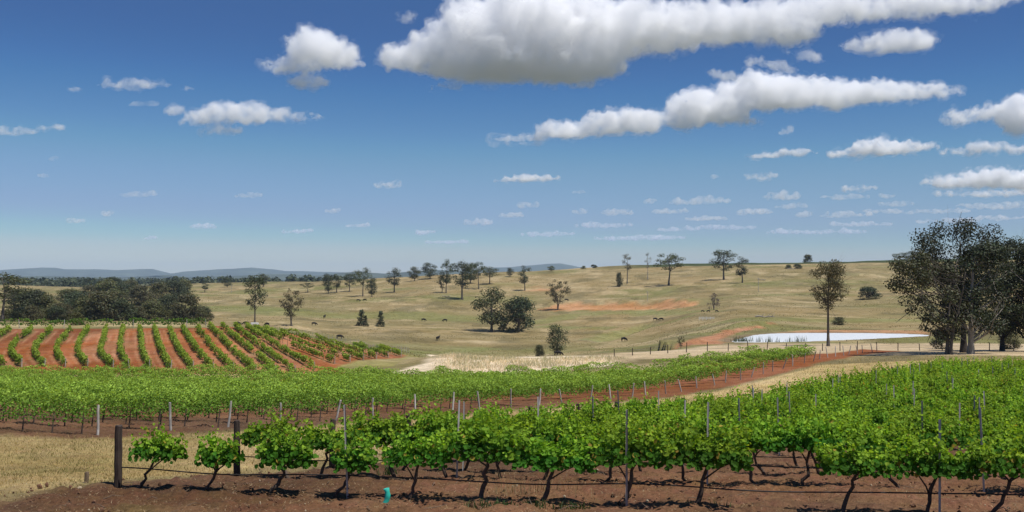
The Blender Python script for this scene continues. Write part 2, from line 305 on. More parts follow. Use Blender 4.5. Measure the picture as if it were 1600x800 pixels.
def c3(*a): return np.array(a, float)
C_OLIVE, C_TAN, C_GREEN, C_PALE = c3(.205, .166, .073), c3(.265, .197, .092), c3(.148, .152, .048), c3(.38, .29, .155)
g = np.clip(0.5 + 0.9 * n_c + 0.5 * n_s, 0, 1)[:, None]; colr = C_OLIVE * (1 - g) + C_TAN * g
g = np.clip(1.3 * n_a + 1.0 * fbm2(X_ / 300, Y_ / 70, 2, 9) - 0.05, 0, 0.75)[:, None]; colr = colr * (1 - g) + C_GREEN * g
g = np.clip(4.0 * (fbm2(X_ / 16, Y_ / 26, 5, 12) - 0.2), 0, 0.6)[:, None]; colr = colr * (1 - g) + C_PALE * g
g = np.clip(4.0 * (fbm2(X_ / 14, Y_ / 24, 5, 14) - 0.2), 0, 0.6)[:, None]; colr = colr * (1 - g) + c3(.12, .10, .045) * g
soil = np.zeros(len(P2))
def lay(mask, col, so=None):
    global colr, soil
    k = np.clip(mask, 0, 1); colr = colr * (1 - k[:, None]) + np.asarray(col) * k[:, None]
    if so is not None: soil = soil * (1 - k) + so * k
def soft(sd, w, nz=None, na=0.0): return (sd + (nz * na if nz is not None else 0)) / w + 0.5
# greener valley, gully
for pts, w in (([(560,552),(640,549),(760,545)], 6), ([(930,532),(960,525),(1000,515),(1060,500),(1120,487)], 5), ([(850,510),(900,512),(950,512)], 5), ([(830,505),(900,492),(1000,488),(1100,486)], 9), ([(340,480),(450,490),(600,492),(700,497)], 22), ([(1150,500),(1260,500),(1400,500)], 12)):
    L = path(pts, 190); lay(np.clip(1.2 - ldist(P2, L) / w + n_b * .6, 0, .6), c3(.16, .17, .05))
# faint stock tracks across the paddock
for pts, w in (([(330,460),(430,457),(600,470),(700,463),(800,455),(860,452)], 1.6), ([(340,470),(500,474),(640,466),(760,472)], 1.4), ([(480,458),(600,450),(700,445)], 2.5), ([(440,512),(600,511),(700,513),(780,519),(860,516)], 1.6), ([(900,450),(1040,446),(1160,441),(1300,432)], 1.6), ([(820,446),(900,440),(1000,437)],1.5)):
    L = path(pts, 185); lay(np.clip(1.3 - ldist(P2, L) / w + n_b * .9 + n_s, 0, .5), C_PALE)
# dark green vines on the far ridge
lay(np.clip((Y_ - 890) / 15, 0, 1) * np.clip((1300 - Y_) / 40, 0, 1) * (X_ > 60) * np.clip((X_ - 70) / 60, 0, 1), c3(.045, .06, .02))
lay(np.clip((Y_ - 1150) / 200, 0, 1) * (.85 + .3 * n_a), c3(.075, .085, .045))
# red scrape below the ridge
RED = c3(.315, .108, .040)
sd = sdist(P2, path([(842,484),(868,474),(960,473),(1040,472),(1088,473),(1082,479),(1000,483),(930,485.5),(870,485.5)], 300)); lay(soft(sd, 5, n_b, 8), c3(.38, .195, .085) * (1 + .25 * n_b[:, None]), 1)
sd = sdist(P2, path([(812,455),(840,449),(905,451),(860,454.5)], 300)); lay(soft(sd, 8, n_b, 10) * .6, c3(.38, .21, .10), 1)
# red dam bank around the pond
sd = sdist(P2, path([(1068,538),(1100,526),(1150,514),(1200,507.5),(1222,508),(1180,513),(1145,522),(1120,530),(1128,538)], 165)); lay(soft(sd, 1.6, n_b, 3), c3(.34, .16, .08), 1)
sd = sdist(P2, path([(1205,521.5),(1240,516.5),(1330,515.5),(1445,516.5),(1455,521.5)], 165)); lay(soft(sd, 1.5, n_b, 2) * .8, c3(.36, .20, .10), 1)
sd = sdist(P2, POND_XY); lay(np.clip(1.3 + sd / 2.2 + n_b * 1.2, 0, .85) * (sd > -9), c3(.19, .135, .08))
# pale dry strip between the vines and the pond
sd = sdist(P2, path([(880,560),(960,553),(1080,544),(1140,538),(1300,536),(1480,536),(1640,538),(1640,556),(1300,556),(1150,553),(1000,561),(900,573)], 120)); lay(soft(sd, 3, n_b, 3), c3(.43, .33, .20) * (1 + .2 * n_b[:, None]))
# grass edge and strip round the far vineyard
sd = sdist(P2, path([(-200,513),(0,512),(130,511),(330,511.5),(330,505),(130,503),(0,500),(-200,500)], 150)); lay(soft(sd, 2, n_b, 2) * ((Y_ > 165) & (Y_ < 230)), c3(.34, .27, .13))
lay(((Y_ > 120) & (Y_ < 205) & (X_ > -45) & (X_ < -16)) * np.clip(.6 + n_b, 0, .9), c3(.25, .22, .075))
# pale grassy bank and sandy tip
sd = sdist(P2, np.array([at(a, b, 118)[:2] for a, b in [(604,584),(640,574),(668,566),(672,554),(760,556),(830,558),(905,556),(960,556),(960,572),(820,582),(700,586)]])); lay(soft(sd, 1.5, n_b, 2), c3(.60, .485, .33) * (1 + .2 * n_b[:, None]))
# red soil of the far rows
FAR_POLY = path([(-260,580),(-260,514),(0,514),(180,513.5),(330,512.5),(372,511.5),(440,519.5),(540,536.5),(629,553.5),(634,558.5),(600,561),(545,565),(525,572),(538,586),(400,586),(180,588),(0,588)], 112)
sd = sdist(P2, FAR_POLY)
rs = fbm2(X_ / 3.0, Y_ / 14.0, 3, 21)[:, None]
rd = np.full(len(P2), 9.0); fm = sd > -3; rd[fm] = np.min([ldist(P2[fm], L_) for L_ in ROWL], axis=0)
lay(soft(sd, 1.0, n_b, .8), RED * (0.78 + .25 * n_a[:, None] + .35 * rs) + c3(.05, .03, .02) * np.clip(n_b, 0, 1)[:, None], 1)
lay(np.exp(-((rd - .75) / .18) ** 2) * np.clip(.3 + 1.2 * n_b, 0, .55) * (sd > 0), c3(.40, .22, .12)); lay((rd < .45) * np.clip(.35 + n_b, 0, .7) * (sd > 0), c3(.17, .13, .05)); lay((sd > 0) * np.clip(4 * (fbm2(X_ / 5, Y_ / 16, 3, 23) - .18), 0, .22), c3(.36, .235, .125))
# near blocks: bare soil
q = np.array([near_end(1) + [-2.2, -1.2], near_end(27) + [-2.0, 2]]); qq = [q[0] + [-14, -4.2], q[0] + [-8, -0.6], q[0] + [-2.0, .3], q[0], q[1], [100, 105], [100, -30], [-60, -30], [-40, 10]]
SOIL1, SOIL2 = c3(.105, .059, .033), c3(.168, .085, .044)
sd_near = sdist(P2, qq); w = np.clip((Y_ - 40) / 60, 0, 1)[:, None]; k = np.clip(.5 + 1.1 * n_b, 0, 1)[:, None]
lay(soft(sd_near, .8, n_b, 2.2), (SOIL1 * (1 - k) + SOIL2 * k) * (1 - .5 * w) + RED * .5 * w, 1)
lay(((Y_ < 27) & (Y_ > 14)) * np.clip((-5.5 - X_) / 2, 0, 1) * np.clip(.15 + 1.8 * n_b, 0, .65), c3(.19, .15, .062))
m0, m1 = mid_end(K0), mid_end(K1 + 8)
back = [at(1300, 552, 120)[:2], mid_end(K1) + [-6, 6], at(1000, 586, 100)[:2], (-6, 118), (-28, 113), (-60, 110), (-120, 120)]
MID_POLY = [m0 + [-40, 6.5], m0 + [0, -1.8], m0 + [1.6, -1.2], m1 + [2.2, -1.0], m1 + [1, 12], *back]
sd_mid = sdist(P2, MID_POLY); w = np.clip((Y_ - 55) / 60, 0, 1)[:, None]
lay(soft(sd_mid, .8, n_b, 1.2), (SOIL1 * 1.0 * (1 - k) + SOIL2 * k) * (1 - w) + RED * .72 * w, 1)
# headland of mown straw-coloured grass between the two blocks
hl = (sd_near < 0) & (sd_mid < 0) & (Y_ < 140)
hcol = c3(.38, .275, .125) * (1 - k * .35) + c3(.20, .17, .06) * (k * .35)
hcol = hcol * (1 + .3 * np.clip((Y_ - 45) / 40, 0, 1))[:, None]
lay(np.where(hl & (Y_ < 118), np.clip(np.minimum(-sd_near, -sd_mid) / .9 + n_b * .8, 0, .93), 0), hcol)
# small relief: clods and furrows in the worked soil, tussocks in the grass
near_w = np.clip((140 - Y_) / 90, 0, 1) * (Y_ > 14)
rowc = (P2 @ np.array([0.2055, 0.9787])); fur = np.cos(rowc / 0.8 * 2 * math.pi + 2.5 * n_b)
Zg = Zg + near_w * soil * (0.13 * fbm2(X_ / .9, Y_ / .7, 4, 41) + 0.045 * fur + 0.09 * np.abs(fbm2(X_ / .33, Y_ / .33, 2, 43))) + near_w * (1 - soil) * 0.05 * fbm2(X_ / .4, Y_ / .4, 3, 47)
# mound along each near row (soil thrown under the vines)
nx, ny = len(ux), len(uy); idx = np.arange(nx * ny).reshape(ny, nx)
fc = np.stack([idx[:-1, :-1], idx[:-1, 1:], idx[1:, 1:], idx[1:, :-1]], -1).reshape(-1, 4)
go = obj('ground', mesh_np('ground', np.stack([X_, Y_, Zg], 1), fc, [ground_mat()], True, np.clip(colr, .01, .8), attrs={'soil': soil})); go['kind'] = 'structure'

# ------------------------------------------------------------------ pond
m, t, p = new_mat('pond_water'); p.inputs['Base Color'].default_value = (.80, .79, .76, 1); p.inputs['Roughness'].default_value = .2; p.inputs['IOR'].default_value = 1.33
nz = N(t, 'ShaderNodeTexNoise', Scale=1.2, Detail=3.0); ge = N(t, 'ShaderNodeNewGeometry'); t.links.new(ge.outputs['Position'], nz.inputs['Vector'])
b = N(t, 'ShaderNodeBump', Strength=.12, Distance=.05); t.links.new(nz.outputs[0], b.inputs['Height']); t.links.new(b.outputs[0], p.inputs['Normal'])
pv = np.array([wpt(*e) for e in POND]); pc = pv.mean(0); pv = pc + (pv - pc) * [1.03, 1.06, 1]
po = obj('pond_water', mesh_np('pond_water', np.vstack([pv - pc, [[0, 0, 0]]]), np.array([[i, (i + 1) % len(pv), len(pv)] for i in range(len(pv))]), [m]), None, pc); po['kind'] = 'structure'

# ------------------------------------------------------------------ far mountains
def ridge(name, Yd, pts, thick, seed, base=-14):
    pts = np.array(pts, float); xs = np.arange(pts[0, 0], pts[-1, 0], 4.0)
    top = np.interp(xs, pts[:, 0], pts[:, 1]); top = top + 1.1 * fbm2(xs / 30, xs * 0, 4, seed)
    rows = []
    for k, (dy, h) in enumerate([(0, 0), (.18, .22), (.38, .48), (.6, .72), (.8, .92), (1.0, 1.0), (1.5, .55), (2.0, 0)]):
        Yr = Yd + (dy - 1) * thick + thick * .10 * fbm2(xs / 14, xs * 0 + k * 3, 3, seed + 2) * (0 < k < 7)
        zt = (HZ - top) / F * Yd; rows.append(np.stack([(xs - 800) / F * Yd, Yr, base + (zt - base) * h], 1))
    V = np.array(rows); n, mm = V.shape[0], V.shape[1]; ii = np.arange(n * mm).reshape(n, mm)
    fq = np.stack([ii[:-1, :-1], ii[:-1, 1:], ii[1:, 1:], ii[1:, :-1]], -1).reshape(-1, 4)
    o = obj(name, mesh_np(name, V.reshape(-1, 3), fq, [MOUNT], True)); o['kind'] = 'structure'; return o
MOUNT = simple_mat('bush_covered_mountain', (.07, .085, .06), .95, .35, .004)
ridge('mountains', 12500, [(-500,428),(-200,424),(0,427),(24,421),(60,418.5),(88,418),(105,421),(150,421),(185,422.5),(215,420),(240,420.5),(255,427),(262,430),(275,426),(290,429.5),(300,423.5),(340,420.5),(395,418),(450,423),(520,424.5),(600,427),(700,428),(760,418),(800,417),(850,412.5),(875,411.5),(905,418),(960,424),(1200,428),(1700,424),(2200,428)], 1500, 5)
ridge('hills', 6500, [(-500,434),(-100,432),(60,431),(200,434),(262,430),(300,434),(420,428.5),(500,430),(560,424),(600,428),(680,421.5),(740,424),(800,428),(1000,432),(2200,433)], 900, 8)
# ------------------------------------------------------------------ builders for leaves, stems, trees
def unit(v): return v / np.maximum(1e-9, np.linalg.norm(v, axis=-1, keepdims=True))
VLEAF = np.array([[-.5, 0, 0], [-.38, .40, .10], [.12, .46, .12], [.5, 0, -.04], [.12, -.46, .12], [-.38, -.40, .10]])
QLEAF = np.array([[-.5, 0, 0], [0, .42, .05], [.5, 0, -.05], [0, -.42, .05]])
def leaf_geo(cent, nrm, size, r, vine=False):
    T = VLEAF if vine else QLEAF; n = unit(nrm); t = r.normal(size=cent.shape); t = unit(t - (t * n).sum(1, keepdims=True) * n); b = np.cross(n, t)
    size = np.asarray(size).reshape(-1, 1, 1) * np.ones((len(cent), 1, 1))
    V = cent[:, None, :] + size * (T[None, :, 0:1] * t[:, None] + T[None, :, 1:2] * b[:, None] + T[None, :, 2:3] * n[:, None])
    k = len(T); base = (np.arange(len(cent)) * k)[:, None]
    Fq = np.concatenate([base + [0, 3, 2, 1], base + [0, 5, 4, 3]]) if vine else base + [0, 1, 2, 3]
    return V.reshape(-1, 3), Fq, k
def tube(pts, rad, sides=6, cap=True):
    pts = np.asarray(pts, float); n = len(pts); d = unit(np.gradient(pts, axis=0)); up = np.array([.31, .95, .02]); a = unit(np.cross(d, up)); b = np.cross(d, a)
    th = np.arange(sides) / sides * 2 * math.pi; R = np.asarray(rad, float).reshape(-1, 1, 1) * np.ones((n, 1, 1))
    V = pts[:, None] + R * (np.cos(th)[None, :, None] * a[:, None] + np.sin(th)[None, :, None] * b[:, None])
    ii = np.arange(n * sides).reshape(n, sides); jj = np.roll(ii, -1, 1)
    Fq = np.stack([ii[:-1], jj[:-1], jj[1:], ii[1:]], -1).reshape(-1, 4); V = V.reshape(-1, 3)
    if cap:
        V = np.vstack([V, pts[-1:] + d[-1:] * R[-1, 0, 0] * .3]); c = len(V) - 1
        Fq = np.vstack([Fq, np.stack([ii[-1], jj[-1], np.full(sides, c), np.full(sides, c)], -1)[:, :4]])
        return V, Fq
    return V, Fq
def join(parts):
    V, Fq, n = [], [], 0
    for v, f in parts: V.append(v); Fq.append(f + n); n += len(v)
    return np.concatenate(V), np.concatenate(Fq)
def quads_to_mesh(name, V, Fq, mats, **kw):
    tri = Fq[:, 2] == Fq[:, 3]
    fl = [f for f in (Fq[~tri], Fq[tri][:, :3]) if len(f)]
    return mesh_np(name, V, fl, mats, **kw)
BARK = simple_mat('grey_brown_bark', (.10, .085, .07), .9, .35, 6, .4, (1, 1, .25), obj_var=.2)
PALEBARK = simple_mat('pale_gum_bark', (.30, .27, .23), .85, .3, 5, .3, (1, 1, .3), obj_var=.1)
DARKBARK = simple_mat('dark_bark', (.045, .036, .03), .9, .3, 6, .4, (1, 1, .25))
VBARK = simple_mat('vine_wood', (.085, .062, .048), .95, .4, 25, .6, (1, 1, .4), obj_var=.2)
GUMLEAF = leaf_mat('gum_foliage', .18, .55, .18, .25)
ENV = {  # crown radius over relative crown height
 'gum':   ([0, .15, .4, .7, .9, 1], [.25, .7, .95, 1., .75, .3]),
 'round': ([0, .12, .4, .7, .9, 1], [.45, .85, 1, .92, .6, .2]),
 'bush':  ([0, .2, .5, .75, .92, 1], [.85, 1, .95, .75, .45, .15]),
 'cone':  ([0, .12, .4, .7, 1], [.8, 1, .72, .4, .05]),
}
def make_tree(seed, H=16., bare=.42, rad=.3, env='gum', clumps=18, cr=.11, leaves=1400, ls=.42, col=(.05, .055, .026), lean=.05, trunk=.022, twigs=0, bark=None, stems=1, gap=.0, top_twigs=0, cs=(0, 0), flat=.72):
    r = np.random.default_rng(seed); parts = []; C = []
    ex, ey = ENV[env]
    for s in range(stems):
        off = np.array([r.normal(0, .03 * H), r.normal(0, .03 * H), 0]) * (stems > 1)
        ht = H * r.uniform(.80, .92); nseg = 9; tt = np.linspace(0, 1, nseg)
        ph = r.uniform(0, 6.3); w = lean * H
        sp = (r.uniform(-1, 1, 2) * rad * .55 if stems > 1 else np.array([r.uniform(-.5, .5), r.uniform(-.5, .5)]) * lean) * H
        tp = np.stack([off[0] + sp[0] * tt ** 1.3 + w * .25 * np.sin(tt * 5 + ph) * tt, off[1] + sp[1] * tt ** 1.3 + w * .25 * np.cos(tt * 4 + ph) * tt, ht * tt - .15 * (tt == 0)], 1)
        rr = trunk * H * (1 - tt * .86) / (stems ** .4); rr[0] *= 1.35
        parts.append(tube(tp, rr, 7))
        for _ in range(clumps // stems):
            for _try in range(6):
                h = bare + (1 - bare) * r.beta(1.15, 1.0); q = (h - bare) / (1 - bare); R = np.interp(q, ex, ey) * rad * H
                a = r.uniform(0, 2 * math.pi); rho = R * math.sqrt(r.uniform(.10, 1.0)) * .92
                c = np.array([math.cos(a) * rho + cs[0] * H * q, math.sin(a) * rho + cs[1] * H * q, h * H - cr * H * .5])
                if gap <= 0 or not C or min(np.linalg.norm((c - x[0]) * [1, 1, 1.3]) for x in C) > gap * H: break
            k = np.clip((c[2] - rho * r.uniform(.5, 1.0)) / ht, bare * .55, .93) if env != 'bush' else r.uniform(.1, .5)
            p0 = np.array([np.interp(k, tt, tp[:, i]) for i in range(3)]); r0 = max(.010 * H * trunk / .022 * (1.1 - k), .02)
            mid = p0 * .5 + c * .5 + np.array([0, 0, -.05 * np.linalg.norm(c - p0)]) + r.normal(0, .03, 3) * np.linalg.norm(c - p0)
            u = np.linspace(0, 1, 5)[:, None]; bz = p0 * (1 - u) ** 2 + 2 * mid * u * (1 - u) + c * u ** 2
            parts.append(tube(bz, np.linspace(r0, r0 * .3, 5), 5, False))
            for _t in range(twigs):
                e = c + r.normal(0, 1, 3) * cr * H * .9; u0 = bz[r.integers(2, 5)]; parts.append(tube(np.array([u0, (u0 + e) / 2 + r.normal(0, .08, 3), e]), [r0 * .4, r0 * .28, r0 * .12], 4, False))
            C.append((c, cr * H * r.uniform(.7, 1.3)))
    for _t in range(top_twigs):
        b0 = np.array([r.normal(0, .05 * H), r.normal(0, .05 * H), H * r.uniform(.78, .9)]); e = b0 + np.array([r.normal(0, .06 * H), r.normal(0, .05 * H), H * r.uniform(.08, .2)])
        parts.append(tube(np.array([b0, (b0 + e) / 2 + r.normal(0, .15, 3), e]), [.05, .035, .015], 4, False))
    tm = quads_to_mesh('trunk', *join(parts), [bark or BARK], smooth=True)
    wt = np.array([x[1] ** 2 for x in C]); wt /= wt.sum(); pick = r.choice(len(C), leaves, p=wt)
    cc = np.array([x[0] for x in C])[pick]; rc = np.array([x[1] for x in C])[pick][:, None]
    d = unit(r.normal(size=(leaves, 3))); rho = r.uniform(0, 1, (leaves, 1)) ** .4
    pos = cc + d * rho * rc * [1, 1, flat] * (1 + .35 * (noise3(d * 2.2 + cc, seed)[:, None] - .5))
    nrm = d * .75 + np.array([0, 0, .45]) + r.normal(0, .55, (leaves, 3))
    V, Fq, k = leaf_geo(pos, nrm, ls * r.uniform(.6, 1.3, leaves), r)
    cl = np.asarray(col) * r.uniform(.65, 1.4, (leaves, 1)) * (1 + .25 * (r.uniform(size=(len(C), 1))[pick] - .5)); cl = cl * (1 + r.normal(0, .08, (leaves, 3)))
    cm = mesh_np('crown', V, Fq, [GUMLEAF], False, np.repeat(np.clip(cl, .004, .6), k, 0))
    return tm, cm, H
G1, G2, G3 = (.074, .084, .031), (.100, .088, .037), (.050, .060, .024)
PROTO = {
 'gum': [make_tree(11, 18, .40, .27, 'gum', 22, .115, 2000, .52, G3, gap=.13), make_tree(12, 18, .45, .30, 'gum', 20, .115, 1800, .52, G1, .09, gap=.15), make_tree(13, 18, .35, .25, 'gum', 22, .105, 1800, .52, G3, gap=.12), make_tree(14, 18, .50, .33, 'gum', 19, .105, 1700, .52, G1, .12, gap=.16)],
 'round': [make_tree(21, 14, .30, .40, 'round', 40, .15, 3300, .46, G1, trunk=.026), make_tree(22, 14, .25, .36, 'round', 38, .15, 3000, .46, G3)],
 'bush': [make_tree(31, 11, .03, .46, 'bush', 52, .17, 4600, .5, (.105, .108, .04), trunk=.02), make_tree(32, 11, .02, .5, 'bush', 52, .17, 4600, .5, (.055, .068, .03), trunk=.02, stems=2), make_tree(33, 11, .05, .42, 'round', 50, .18, 4600, .5, (.088, .085, .038), trunk=.02)],
 'cone': [make_tree(41, 7, .02, .24, 'cone', 30, .11, 1700, .35, (.075, .09, .042), trunk=.016)],
 'sparse': [make_tree(51, 18, .45, .22, 'gum', 14, .085, 800, .42, G2, .05, twigs=3, gap=.1, bark=BARK), make_tree(52, 18, .42, .18, 'gum', 14, .07, 330, .4, G2, .04, twigs=6, bark=PALEBARK)],
 'spread': [make_tree(61, 13, .32, .46, 'gum', 24, .11, 1700, .45, G2, .1, twigs=2, gap=.12, stems=2)],
 'dead': [make_tree(71, 6, .08, .42, 'bush', 24, .10, 260, .3, (.10, .075, .075), twigs=6, bark=simple_mat('dead_wood', (.13, .10, .10), .9), stems=3)],
}
def place_tree(px, base, top, half, kind, label, var=0, ymin=175., group=None, proto=None, rot=None, cat='tree', name=None):
    p = at(px, base, ymin); tm, cm, H = (proto or PROTO[kind][var % len(PROTO[kind])])
    h = (base - top) * p.y / F; ex = {'gum': .30, 'round': .42, 'bush': .50, 'cone': .27, 'sparse': .25, 'spread': .5, 'dead': .5}.get(kind, .4)
    s = h / H; w = (half * p.y / F) / (ex * H) if half else s; w = min(max(w, s * .55), s * 1.9)
    t = thing(name or {'bush': 'bushy_tree', 'cone': 'young_conical_tree', 'dead': 'dead_shrub', 'gum': 'gum_tree', 'sparse': 'sparse_gum_tree'}.get(kind, 'tree'), label, cat, (p.x, p.y, p.z - .1), (px * 1.7 if rot is None else rot) % 6.28, group, (w, w, s))
    obj('trunk', tm, t); obj('crown', cm, t)
    return t
TREES = [
 (398,506,427,16,'gum','slim gum tree with stacked dark clumps just behind the red-soil vineyard',0),
 (455,509,450,21,'spread','spreading thin-leaved tree right of the slim gum, behind the vine rows',0),
 (412,448,427,9,'round','dark tree showing above the crown of the slim gum on the hillside',0),
 (481,457,441,8,'gum','little flat-topped tree alone on the slope above the spreading tree',3),
 (513,459,427,10,'round','leftmost dark tree of the cluster on the middle slope',1),
 (526,457,430,9,'gum','second tree from the left in the cluster on the middle slope',2),
 (546,456,426,10,'gum','broad tree in the centre of the cluster on the middle slope',0),
 (567,463,417,12,'gum','tallest pale-stemmed gum of the cluster on the middle slope',1),
 (581,464,433,10,'round','short dark tree at the right end of the slope cluster',1),
 (616,457,418,13,'gum','single gum with layered crown right of the slope cluster',2),
 (648,439,416,10,'round','tree standing on the skyline left of the tall ridge gums',0),
 (672,436,410,14,'round','broad crowned tree at the left of the tall ridge gums',1),
 (697,458,405,11,'gum','tall straight gum among the ridge trees, left of the tallest trunk',2),
 (691,457,428,9,'spread','low brownish tree at the foot of the tall straight ridge gum',0),
 (722,468,407,19,'gum','big gum standing lowest down the slope among the ridge trees',0),
 (748,452,408,10,'gum','tall gum with flat tufts right of the big ridge gum',3),
 (765,444,416,13,'gum','wide dark gum at the right of the ridge group',1),
 (735,443,410,13,'round','rounded tree behind the big ridge gum',0),
 (797,432,418,7,'round','small dark tree on the skyline between ridge group and lone gum',1),
 (820,454,415,11,'gum','lone upright gum on the bare slope right of the ridge group',2),
 (768,518,448,30,'round','large round brownish-green tree with bare trunk in the middle paddock',0),
 (811,518,462,26,'bush','dense dark bushy tree touching the large round tree',1),
 (786,516,505,8,'bush','low dark shrub at the foot between round tree and bushy tree',0),
 (565,509,483,8,'cone','tallest of three young conical trees in the middle paddock',0),
 (571,510,492,5,'cone','shortest of three young conical trees in the middle paddock',0),
 (595,510,485,7,'cone','young conical tree standing apart right of the conical pair',0),
 (871,555,506,19,'round','neat rounded tree on a thin stem above the pale grass bank',1),
 (843,557,537,8,'bush','egg-shaped dark bush beside the neat rounded tree',2),
 (872,484,436,22,'spread','open branching tree at the left end of the red scrape',0),
 (1064,555,533,7,'spread','small straggly tree beyond the middle vine block',0),
 (861,424,415,8,'round','low tree on the skyline in front of the far blue range',0),
 (912,420,415,5,'bush','tiny round bush on the skyline, left of a wider one',0),
 (928,419,413,8,'bush','wide low bush on the skyline left of the thin gums',1),
 (968,448,424,5,'bush','narrow dark sapling below the thin skyline gums',2),
 (980,443,395,9,'sparse','thin half-bare gum with small tuft on the right ridge',0),
 (1012,436,394,7,'sparse','almost leafless pale gum on the right ridge',1),
 (1045,446,395,19,'gum','gum with crown heavy to one side, near the leafless gum',3),
 (1131,437,389,18,'gum','spreading dark gum high on the right ridge',0),
 (1160,442,401,13,'gum','dark gum with a tail of low foliage on the right ridge',2),
 (1115,484,456,12,'dead','bare purplish-grey shrub on the open hillside',0),
 (1262,410,397,7,'bush','small round dark tree alone on the right skyline',0),
 (1246,420,412,9,'bush','low dark shrub below the small skyline tree',1),
 (1232,420,413,5,'bush','smaller low shrub left of the skyline shrub pair',0),
 (1357,468,447,17,'bush','round dark bush on the slope beside the large right-hand trees',1),
 (1310,508,494,11,'bush','small low bush behind the trunk of the tall pond-side gum',2),
 (1405,411,394,11,'gum','left tree of the small pair on the far right skyline',1),
 (1420,411,392,12,'round','right tree of the small pair on the far right skyline',1),
 (4,502,424,30,'gum','tall dark gum with bare trunk at the left edge of the picture',3),
 (119,508,487,13,'bush','squat bush standing alone in front of the dark wood',0),
 (320,457,440,7,'gum','small tree just right of the dark wood on the hillside',2),
 (355,449,433,9,'round','dark tree on the hill crest above the cattle',1),
]
for t_ in TREES: place_tree(*t_[:3], t_[3] * 1.15, *t_[4:6], var=t_[6], cat='bush' if 'bush' in t_[5] or 'shrub' in t_[5] else 'tree')
# the dark wood on the left: every crown one can tell apart
WOOD = [(22,497,455,22,0,2),(48,497,452,22,1,0),(72,497,458,20,0,1),(97,500,472,16,2,0),(135,500,462,18,0,1),(160,501,452,22,2,0),(186,501,464,20,1,1),(212,501,476,15,2,0),(238,501,467,20,0,1),(262,500,460,17,1,0),(290,503,457,20,2,0),(312,502,477,14,0,1),
        (118,490,455,20,1,1),(60,480,452,15,1,0),(108,475,450,18,0,1),(142,470,444,18,2,0),(168,472,436,22,0,1),(196,470,442,18,1,0),(222,478,444,20,2,1),(248,474,440,16,0,0),(274,472,437,17,1,1),(288,468,436,14,0,0),(178,455,432,14,1,0),(205,456,437,15,0,1),(30,470,450,16,2,0)]
WL = ['front edge of the dark wood', 'rear of the dark wood']
for i, (px, b_, tp_, hw, va, kd) in enumerate(WOOD):
    fr = i < 12
    lab = f'{ORD[i]} crown from the left along the front edge of the dark wood' if fr else f'{ORD[sorted(w_[0] for w_ in WOOD[12:]).index(px)]} from the left of the trees standing behind the front edge of the wood'
    place_tree(px, b_, tp_, hw * 1.35, ['bush', 'bush', 'gum'][kd], lab, va, 250., 'trees of the dark wood', name='wood_tree')
for i, px in enumerate(np.linspace(14, 318, 17)):
    b_ = 499.5 + 2 * math.sin(px * .02) + (i % 3); place_tree(px, b_, b_ - 18 - 10 * ((i * 7) % 5) / 4, 17, 'bush', f'{ORD[i]} low thicket crown from the left at the foot of the dark wood', i, 240., 'thicket of the dark wood', name='thicket_tree')
# far-off bush that reads as one mass
r = np.random.default_rng(77); pts = []
for x0, x1, y0, y1, n in ((30, 330, 436.5, 441, 130), (60, 180, 440, 445, 50), (330, 420, 436.5, 439, 50), (420, 560, 437, 438.5, 50), (-150, 40, 437, 441, 60)):
    for _ in range(n):
        Yf = r.uniform(1300, 3200); Xf = (r.uniform(x0, x1) - 800) / F * Yf; pts.append((Xf, Yf, tz1(Xf, Yf), r.uniform(8, 15)))
pts = np.array(pts); L = 70; c = np.repeat(pts, L, 0); d = unit(r.normal(size=(len(c), 3))); d[:, 2] = np.abs(d[:, 2])
pos = c[:, :3] + d * c[:, 3:4] * [1.0, 1.0, 1.0] * r.uniform(.5, 1, (len(c), 1)); V, Fq, k = leaf_geo(pos, d + r.normal(0, .4, d.shape), c[:, 3] * .42, r)
fw = obj('distant_woodland', mesh_np('distant_woodland', V, Fq, [GUMLEAF], False, np.repeat(np.array(G3) * r.uniform(.7, 1.3, (len(c), 1)), k, 0))); fw['kind'] = 'stuff'
fw['label'] = 'far-off dark band of bush below the blue ranges'
# tall gum beside the pond and the large stand on the right
place_tree(1294, 541, 401, 33, 'gum', 'tall straight gum standing in front of the pond', ymin=150, proto=make_tree(81, 17, .52, .25, 'gum', 26, .10, 6500, .28, G2, .02, .022, 2, gap=.07), rot=.4)
def big(px, base, top, half, label, **kw):
    h = (base - top) * at(px, base, 110).y / F; rad = half * at(px, base, 110).y / F / h
    kw.setdefault('ls', .27); pr = make_tree(H=h, rad=rad, **kw); p = at(px, base, 110)
    t = thing('large_gum_tree', label, 'tree', (p.x, p.y, p.z - .1), 0); obj('trunk', pr[0], t); obj('crown', pr[1], t)
big(1480, 554, 392, 58, 'pale-stemmed gum with many bare ascending branches, left of the right-hand stand', seed=91, bare=.24, env='gum', clumps=46, cr=.10, leaves=8000, col=(.055, .058, .025), lean=.1, trunk=.026, twigs=4, bark=BARK, stems=3, cs=(-.28, 0))
big(1506, 551, 341, 74, 'tallest dark-trunked gum in the middle of the right-hand stand', seed=92, bare=.42, env='gum', clumps=44, cr=.095, leaves=11000, col=(.034, .042, .017), lean=.05, trunk=.024, twigs=2, bark=DARKBARK, top_twigs=9, gap=.06, cs=(-.06, 0))
big(1517, 553, 372, 58, 'grey smooth-trunked gum standing right of the dark trunk in the stand', seed=93, bare=.22, env='round', clumps=44, cr=.10, leaves=9800, col=(.034, .042, .017), lean=.06, trunk=.028, twigs=3, bark=PALEBARK, cs=(.12, 0))
big(1566, 548, 374, 62, 'dark gum behind the grey-trunked gum near the right edge', seed=94, bare=.22, env='round', clumps=44, cr=.095, leaves=12500, col=(.034, .042, .017), lean=.05, trunk=.02, twigs=2, bark=DARKBARK)
